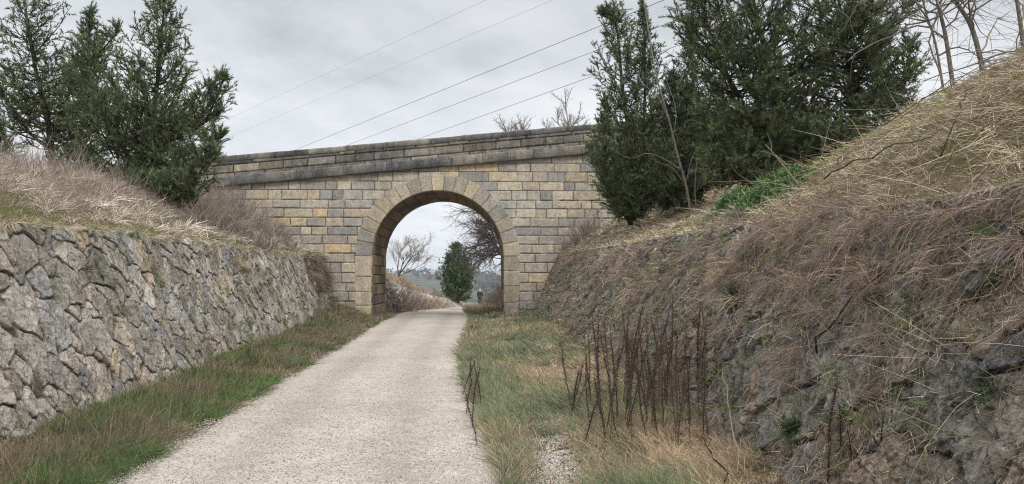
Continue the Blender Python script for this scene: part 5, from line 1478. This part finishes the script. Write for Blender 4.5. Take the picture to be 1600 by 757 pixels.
# ------------------------------------------------------------------ the walker beyond the arch
def skin_mesh(verts, edges, radii, root_i=0, sub=2):
    me = bpy.data.meshes.new('skin'); me.from_pydata([tuple(v) for v in verts], edges, [])
    o = bpy.data.objects.new('skin', me); COL.objects.link(o)
    m = o.modifiers.new('s', 'SKIN'); m.use_smooth_shade = True
    for i, r in enumerate(radii):
        me.skin_vertices[0].data[i].radius = (r, r) if np.isscalar(r) else r
    me.skin_vertices[0].data[root_i].use_root = True
    s_ = o.modifiers.new('u', 'SUBSURF'); s_.levels = sub; s_.render_levels = sub
    dg = bpy.context.evaluated_depsgraph_get(); dg.update()
    out = bpy.data.meshes.new_from_object(o.evaluated_get(dg))
    bpy.data.objects.remove(o); bpy.data.meshes.remove(me)
    return out
def person():
    p = P(750, 479, 79); px_ = p[0]; py_ = 79.0
    root = empty('person', (px_, py_, float(zp(79)) + .02), math.radians(6))
    tag(root, 'grey-haired person in a dark jacket and dark trousers walking on the path beyond the arch', 'person')
    V = []; E = []; R = []
    def v(x, y, z, r, parent=None):
        V.append((x, y, z)); R.append(r)
        if parent is not None: E.append((parent, len(V) - 1))
        return len(V) - 1
    # facing +y (walking away)
    pel = v(0, 0, .95, (.16, .12)); sp = v(0, .01, 1.12, (.15, .11), pel); ch = v(0, .01, 1.33, (.18, .12), sp)
    ne = v(0, .01, 1.46, .06, ch); hd = v(0, .03, 1.56, .085, ne); ht = v(0, .03, 1.66, .085, hd); v(0, .03, 1.71, .05, ht)
    no = v(0, .115, 1.585, .018, hd)
    for s_ in (-1, 1):
        v(s_ * .085, .02, 1.59, .018, hd)
        sh = v(s_ * .19, .01, 1.40, .065, ch); el = v(s_ * .27, -.02, 1.14, .048, sh)
        wr_ = v(s_ * .27, .10, .93, .034, el); pm = v(s_ * .265, .13, .86, .036, wr_)
        for f_, (dx, L) in enumerate([(-.027, .07), (-.009, .08), (.009, .078), (.027, .062)]):
            a_ = v(s_ * .265 + dx * .4, .145 + dx, .825, .0095, pm); b_ = v(s_ * .262 + dx * .4, .155 + dx, .825 - L * .6, .009, a_); v(s_ * .258 + dx * .4, .15 + dx, .825 - L, .008, b_)
        th = v(s_ * .245, .17, .855, .011, pm); v(s_ * .24, .185, .82, .009, th)
        st = .16 if s_ < 0 else -.16
        hp = v(s_ * .095, 0, .90, .095, pel); kn = v(s_ * .10, st * .55 + .03, .50, .062, hp)
        an = v(s_ * .10, st, .09, .042, kn); v(s_ * .105, st + .13, .045, .04, an)
    me = skin_mesh(V, E, R); me.name = 'body'
    me.materials.append(plain_mat('skin', c(196, 150, 126), .6))
    o = bpy.data.objects.new('body', me); COL.objects.link(o); o.parent = root
    def part(name, vs, es, rs_, mat):
        m = skin_mesh(vs, es, rs_); m.name = name; m.materials.append(mat)
        q = bpy.data.objects.new(name, m); COL.objects.link(q); q.parent = root; return q
    dark = plain_mat('dark_cloth', c(34, 34, 38), .9); dark2 = plain_mat('trouser_cloth', c(28, 29, 34), .9)
    part('jacket', [(0, 0, .84), (0, .01, 1.12), (0, .01, 1.33), (0, .01, 1.44), (-.2, .01, 1.40), (-.28, -.02, 1.14), (-.278, .09, .95), (.2, .01, 1.40), (.28, -.02, 1.14), (.278, .09, .95)],
         [(0, 1), (1, 2), (2, 3), (2, 4), (4, 5), (5, 6), (2, 7), (7, 8), (8, 9)], [(.19, .15), (.18, .14), (.21, .145), .085, .085, .068, .052, .085, .068, .052], dark)
    part('trousers', [(0, 0, .97), (-.1, 0, .88), (-.105, .12, .50), (-.10, .15, .12), (.1, 0, .88), (.105, -.06, .50), (.10, -.15, .12)],
         [(0, 1), (1, 2), (2, 3), (0, 4), (4, 5), (5, 6)], [(.165, .125), .115, .085, .068, .115, .085, .068], dark2)
    part('hair', [(0, .0, 1.60), (0, .01, 1.68), (0, .03, 1.725)], [(0, 1), (1, 2)], [.085, .10, .06], plain_mat('grey_hair', c(222, 220, 216), .8))
    for s_ in (-1, 1):
        st = .16 if s_ < 0 else -.16
        part('shoe', [(s_ * .10, st - .05, .045), (s_ * .105, st + .08, .045), (s_ * .107, st + .17, .035)], [(0, 1), (1, 2)], [.052, .056, .04], dark2)
    # the white thing in the hand
    a = Acc(); 
    n = 6; gxx, gzz = np.meshgrid(np.linspace(-.07, .07, n), np.linspace(-.10, .06, n), indexing='ij')
    for off, fl in ((0, False), (.006, True)):
        grid(a, np.stack([gxx, .02 * np.sin(gxx * 30) + off + 0 * gzz, gzz], -1), c(225, 225, 222), flip=fl)
    o = a.build('paper', M_PAPER)
    ca, sa = math.cos(math.radians(6)), math.sin(math.radians(6)); lx, ly = -.27, .16
    o.location = (px_ + lx * ca - ly * sa, py_ + lx * sa + ly * ca, float(zp(79)) + .02 + .84); o.rotation_euler = (0, .5, .5)
    tag(o, 'folded white paper held in the left hand of the walking person', 'paper')
M_PAPER = plain_mat('white_paper', c(228, 227, 222), .8)
person()

# ------------------------------------------------------------------ light, sky, air
SUN_EL = math.radians(48); SUN_AZ = math.radians(150)     # azimuth from +y towards +x: behind the camera, to the right
sun = bpy.data.lights.new('sun', 'SUN'); sun.energy = SUN_E; sun.angle = math.radians(10); sun.color = (1.0, .965, .92)
so = bpy.data.objects.new('sun', sun); COL.objects.link(so)
dv = Vector((math.sin(SUN_AZ) * math.cos(SUN_EL), math.cos(SUN_AZ) * math.cos(SUN_EL), math.sin(SUN_EL)))
so.rotation_euler = dv.to_track_quat('Z', 'Y').to_euler()
so.location = dv * 60
w = bpy.data.worlds.new('World'); SC.world = w; w.use_nodes = True
nt = w.node_tree; nt.nodes.clear()
out = nt.nodes.new('ShaderNodeOutputWorld'); bg = nt.nodes.new('ShaderNodeBackground'); bg.inputs['Strength'].default_value = SKY_S
lk(nt, bg.outputs[0], out.inputs['Surface'])
sky = nt.nodes.new('ShaderNodeTexSky'); sky.sky_type = 'NISHITA'; sky.sun_disc = False
sky.sun_elevation = SUN_EL; sky.sun_rotation = SUN_AZ
tc = nt.nodes.new('ShaderNodeTexCoord')
# cloud deck: direction projected on a plane overhead so that the clouds flatten towards the horizon
sx = nt.nodes.new('ShaderNodeSeparateXYZ'); lk(nt, tc.outputs['Generated'], sx.inputs[0])
zz = nd(nt, 'ShaderNodeMath', operation='MAXIMUM'); zz.inputs[1].default_value = 0.0; lk(nt, sx.outputs['Z'], zz.inputs[0])
zd = nd(nt, 'ShaderNodeMath', operation='ADD'); zd.inputs[1].default_value = .22; lk(nt, zz.outputs[0], zd.inputs[0])
dx_ = nd(nt, 'ShaderNodeMath', operation='DIVIDE'); lk(nt, sx.outputs['X'], dx_.inputs[0]); lk(nt, zd.outputs[0], dx_.inputs[1])
dy_ = nd(nt, 'ShaderNodeMath', operation='DIVIDE'); lk(nt, sx.outputs['Y'], dy_.inputs[0]); lk(nt, zd.outputs[0], dy_.inputs[1])
cv = nt.nodes.new('ShaderNodeCombineXYZ'); lk(nt, dx_.outputs[0], cv.inputs[0]); lk(nt, dy_.outputs[0], cv.inputs[1])
cv.inputs[2].default_value = CLOUD_SEED
n1 = noise(nt, cv.outputs[0], 1.15, 8, .58); n1.inputs['Distortion'].default_value = .15
n2 = noise(nt, cv.outputs[0], .33, 4, .5)
av = nd(nt, 'ShaderNodeMath', operation='ADD'); lk(nt, n1.outputs['Fac'], av.inputs[0]); lk(nt, n2.outputs['Fac'], av.inputs[1])
hv = nd(nt, 'ShaderNodeMath', operation='MULTIPLY'); hv.inputs[1].default_value = .5; lk(nt, av.outputs[0], hv.inputs[0])
cr = ramp(nt, hv.outputs[0], [(.39, (.60, .63, .665)), (.46, (.84, .87, .91)), (.52, (1.0, 1.02, 1.05)), (.61, (1.2, 1.2, 1.2))])
# brighter towards the zenith, as an overcast sky is
e0 = nd(nt, 'ShaderNodeMapRange'); e0.inputs[1].default_value = .02; e0.inputs[2].default_value = .34; e0.inputs[3].default_value = 1.2; e0.inputs[4].default_value = .97; lk(nt, zz.outputs[0], e0.inputs[0])
el = nd(nt, 'ShaderNodeMapRange'); el.inputs[1].default_value = .36; el.inputs[2].default_value = .95; el.inputs[3].default_value = 1.0; el.inputs[4].default_value = 2.9
lk(nt, zz.outputs[0], el.inputs[0])
sc_ = nd(nt, 'ShaderNodeVectorMath', operation='SCALE'); em = nd(nt, 'ShaderNodeMath', operation='MULTIPLY'); lk(nt, e0.outputs[0], em.inputs[0]); lk(nt, el.outputs[0], em.inputs[1]); lk(nt, cr.outputs[0], sc_.inputs[0]); lk(nt, em.outputs[0], sc_.inputs['Scale'])
s2 = nd(nt, 'ShaderNodeVectorMath', operation='SCALE'); lk(nt, sc_.outputs[0], s2.inputs[0]); s2.inputs['Scale'].default_value = CLOUD_L / SKY_S
mx = nd(nt, 'ShaderNodeMix', data_type='RGBA'); mx.inputs['Factor'].default_value = .93
lk(nt, sky.outputs[0], mx.inputs[6]); lk(nt, s2.outputs[0], mx.inputs[7]); lk(nt, mx.outputs[2], bg.inputs['Color'])
SC.view_settings.view_transform = 'Standard'; SC.view_settings.look = 'None'; SC.view_settings.exposure = EXPO; SC.view_settings.gamma = 1.0
SC.view_settings.use_curve_mapping = False
if HAZE > 0:
    a = Acc(); box(a, (-3600, -3400, -34), (3600, 3700, 60), np.array([1.0, 1, 1]))
    m, nt, out = new_mat('air')
    pv = nt.nodes.new('ShaderNodeVolumePrincipled'); pv.inputs['Density'].default_value = HAZE; pv.inputs['Color'].default_value = (.80, .88, 1.0, 1); pv.inputs['Anisotropy'].default_value = .1
    lk(nt, pv.outputs[0], out.inputs['Volume'])
    o = a.build('haze', m); tag(o, kind='stuff')
SC.cycles.filter_width = 1.1
SC.cycles.max_bounces = 6; SC.cycles.diffuse_bounces = 2; SC.cycles.glossy_bounces = 2; SC.cycles.transmission_bounces = 3; SC.cycles.volume_bounces = 0
SC.cycles.use_denoising = DENOISE; SC.cycles.denoiser = 'OPENIMAGEDENOISE'; SC.cycles.denoising_input_passes = 'RGB_ALBEDO_NORMAL'; SC.cycles.denoising_prefilter = 'NONE'
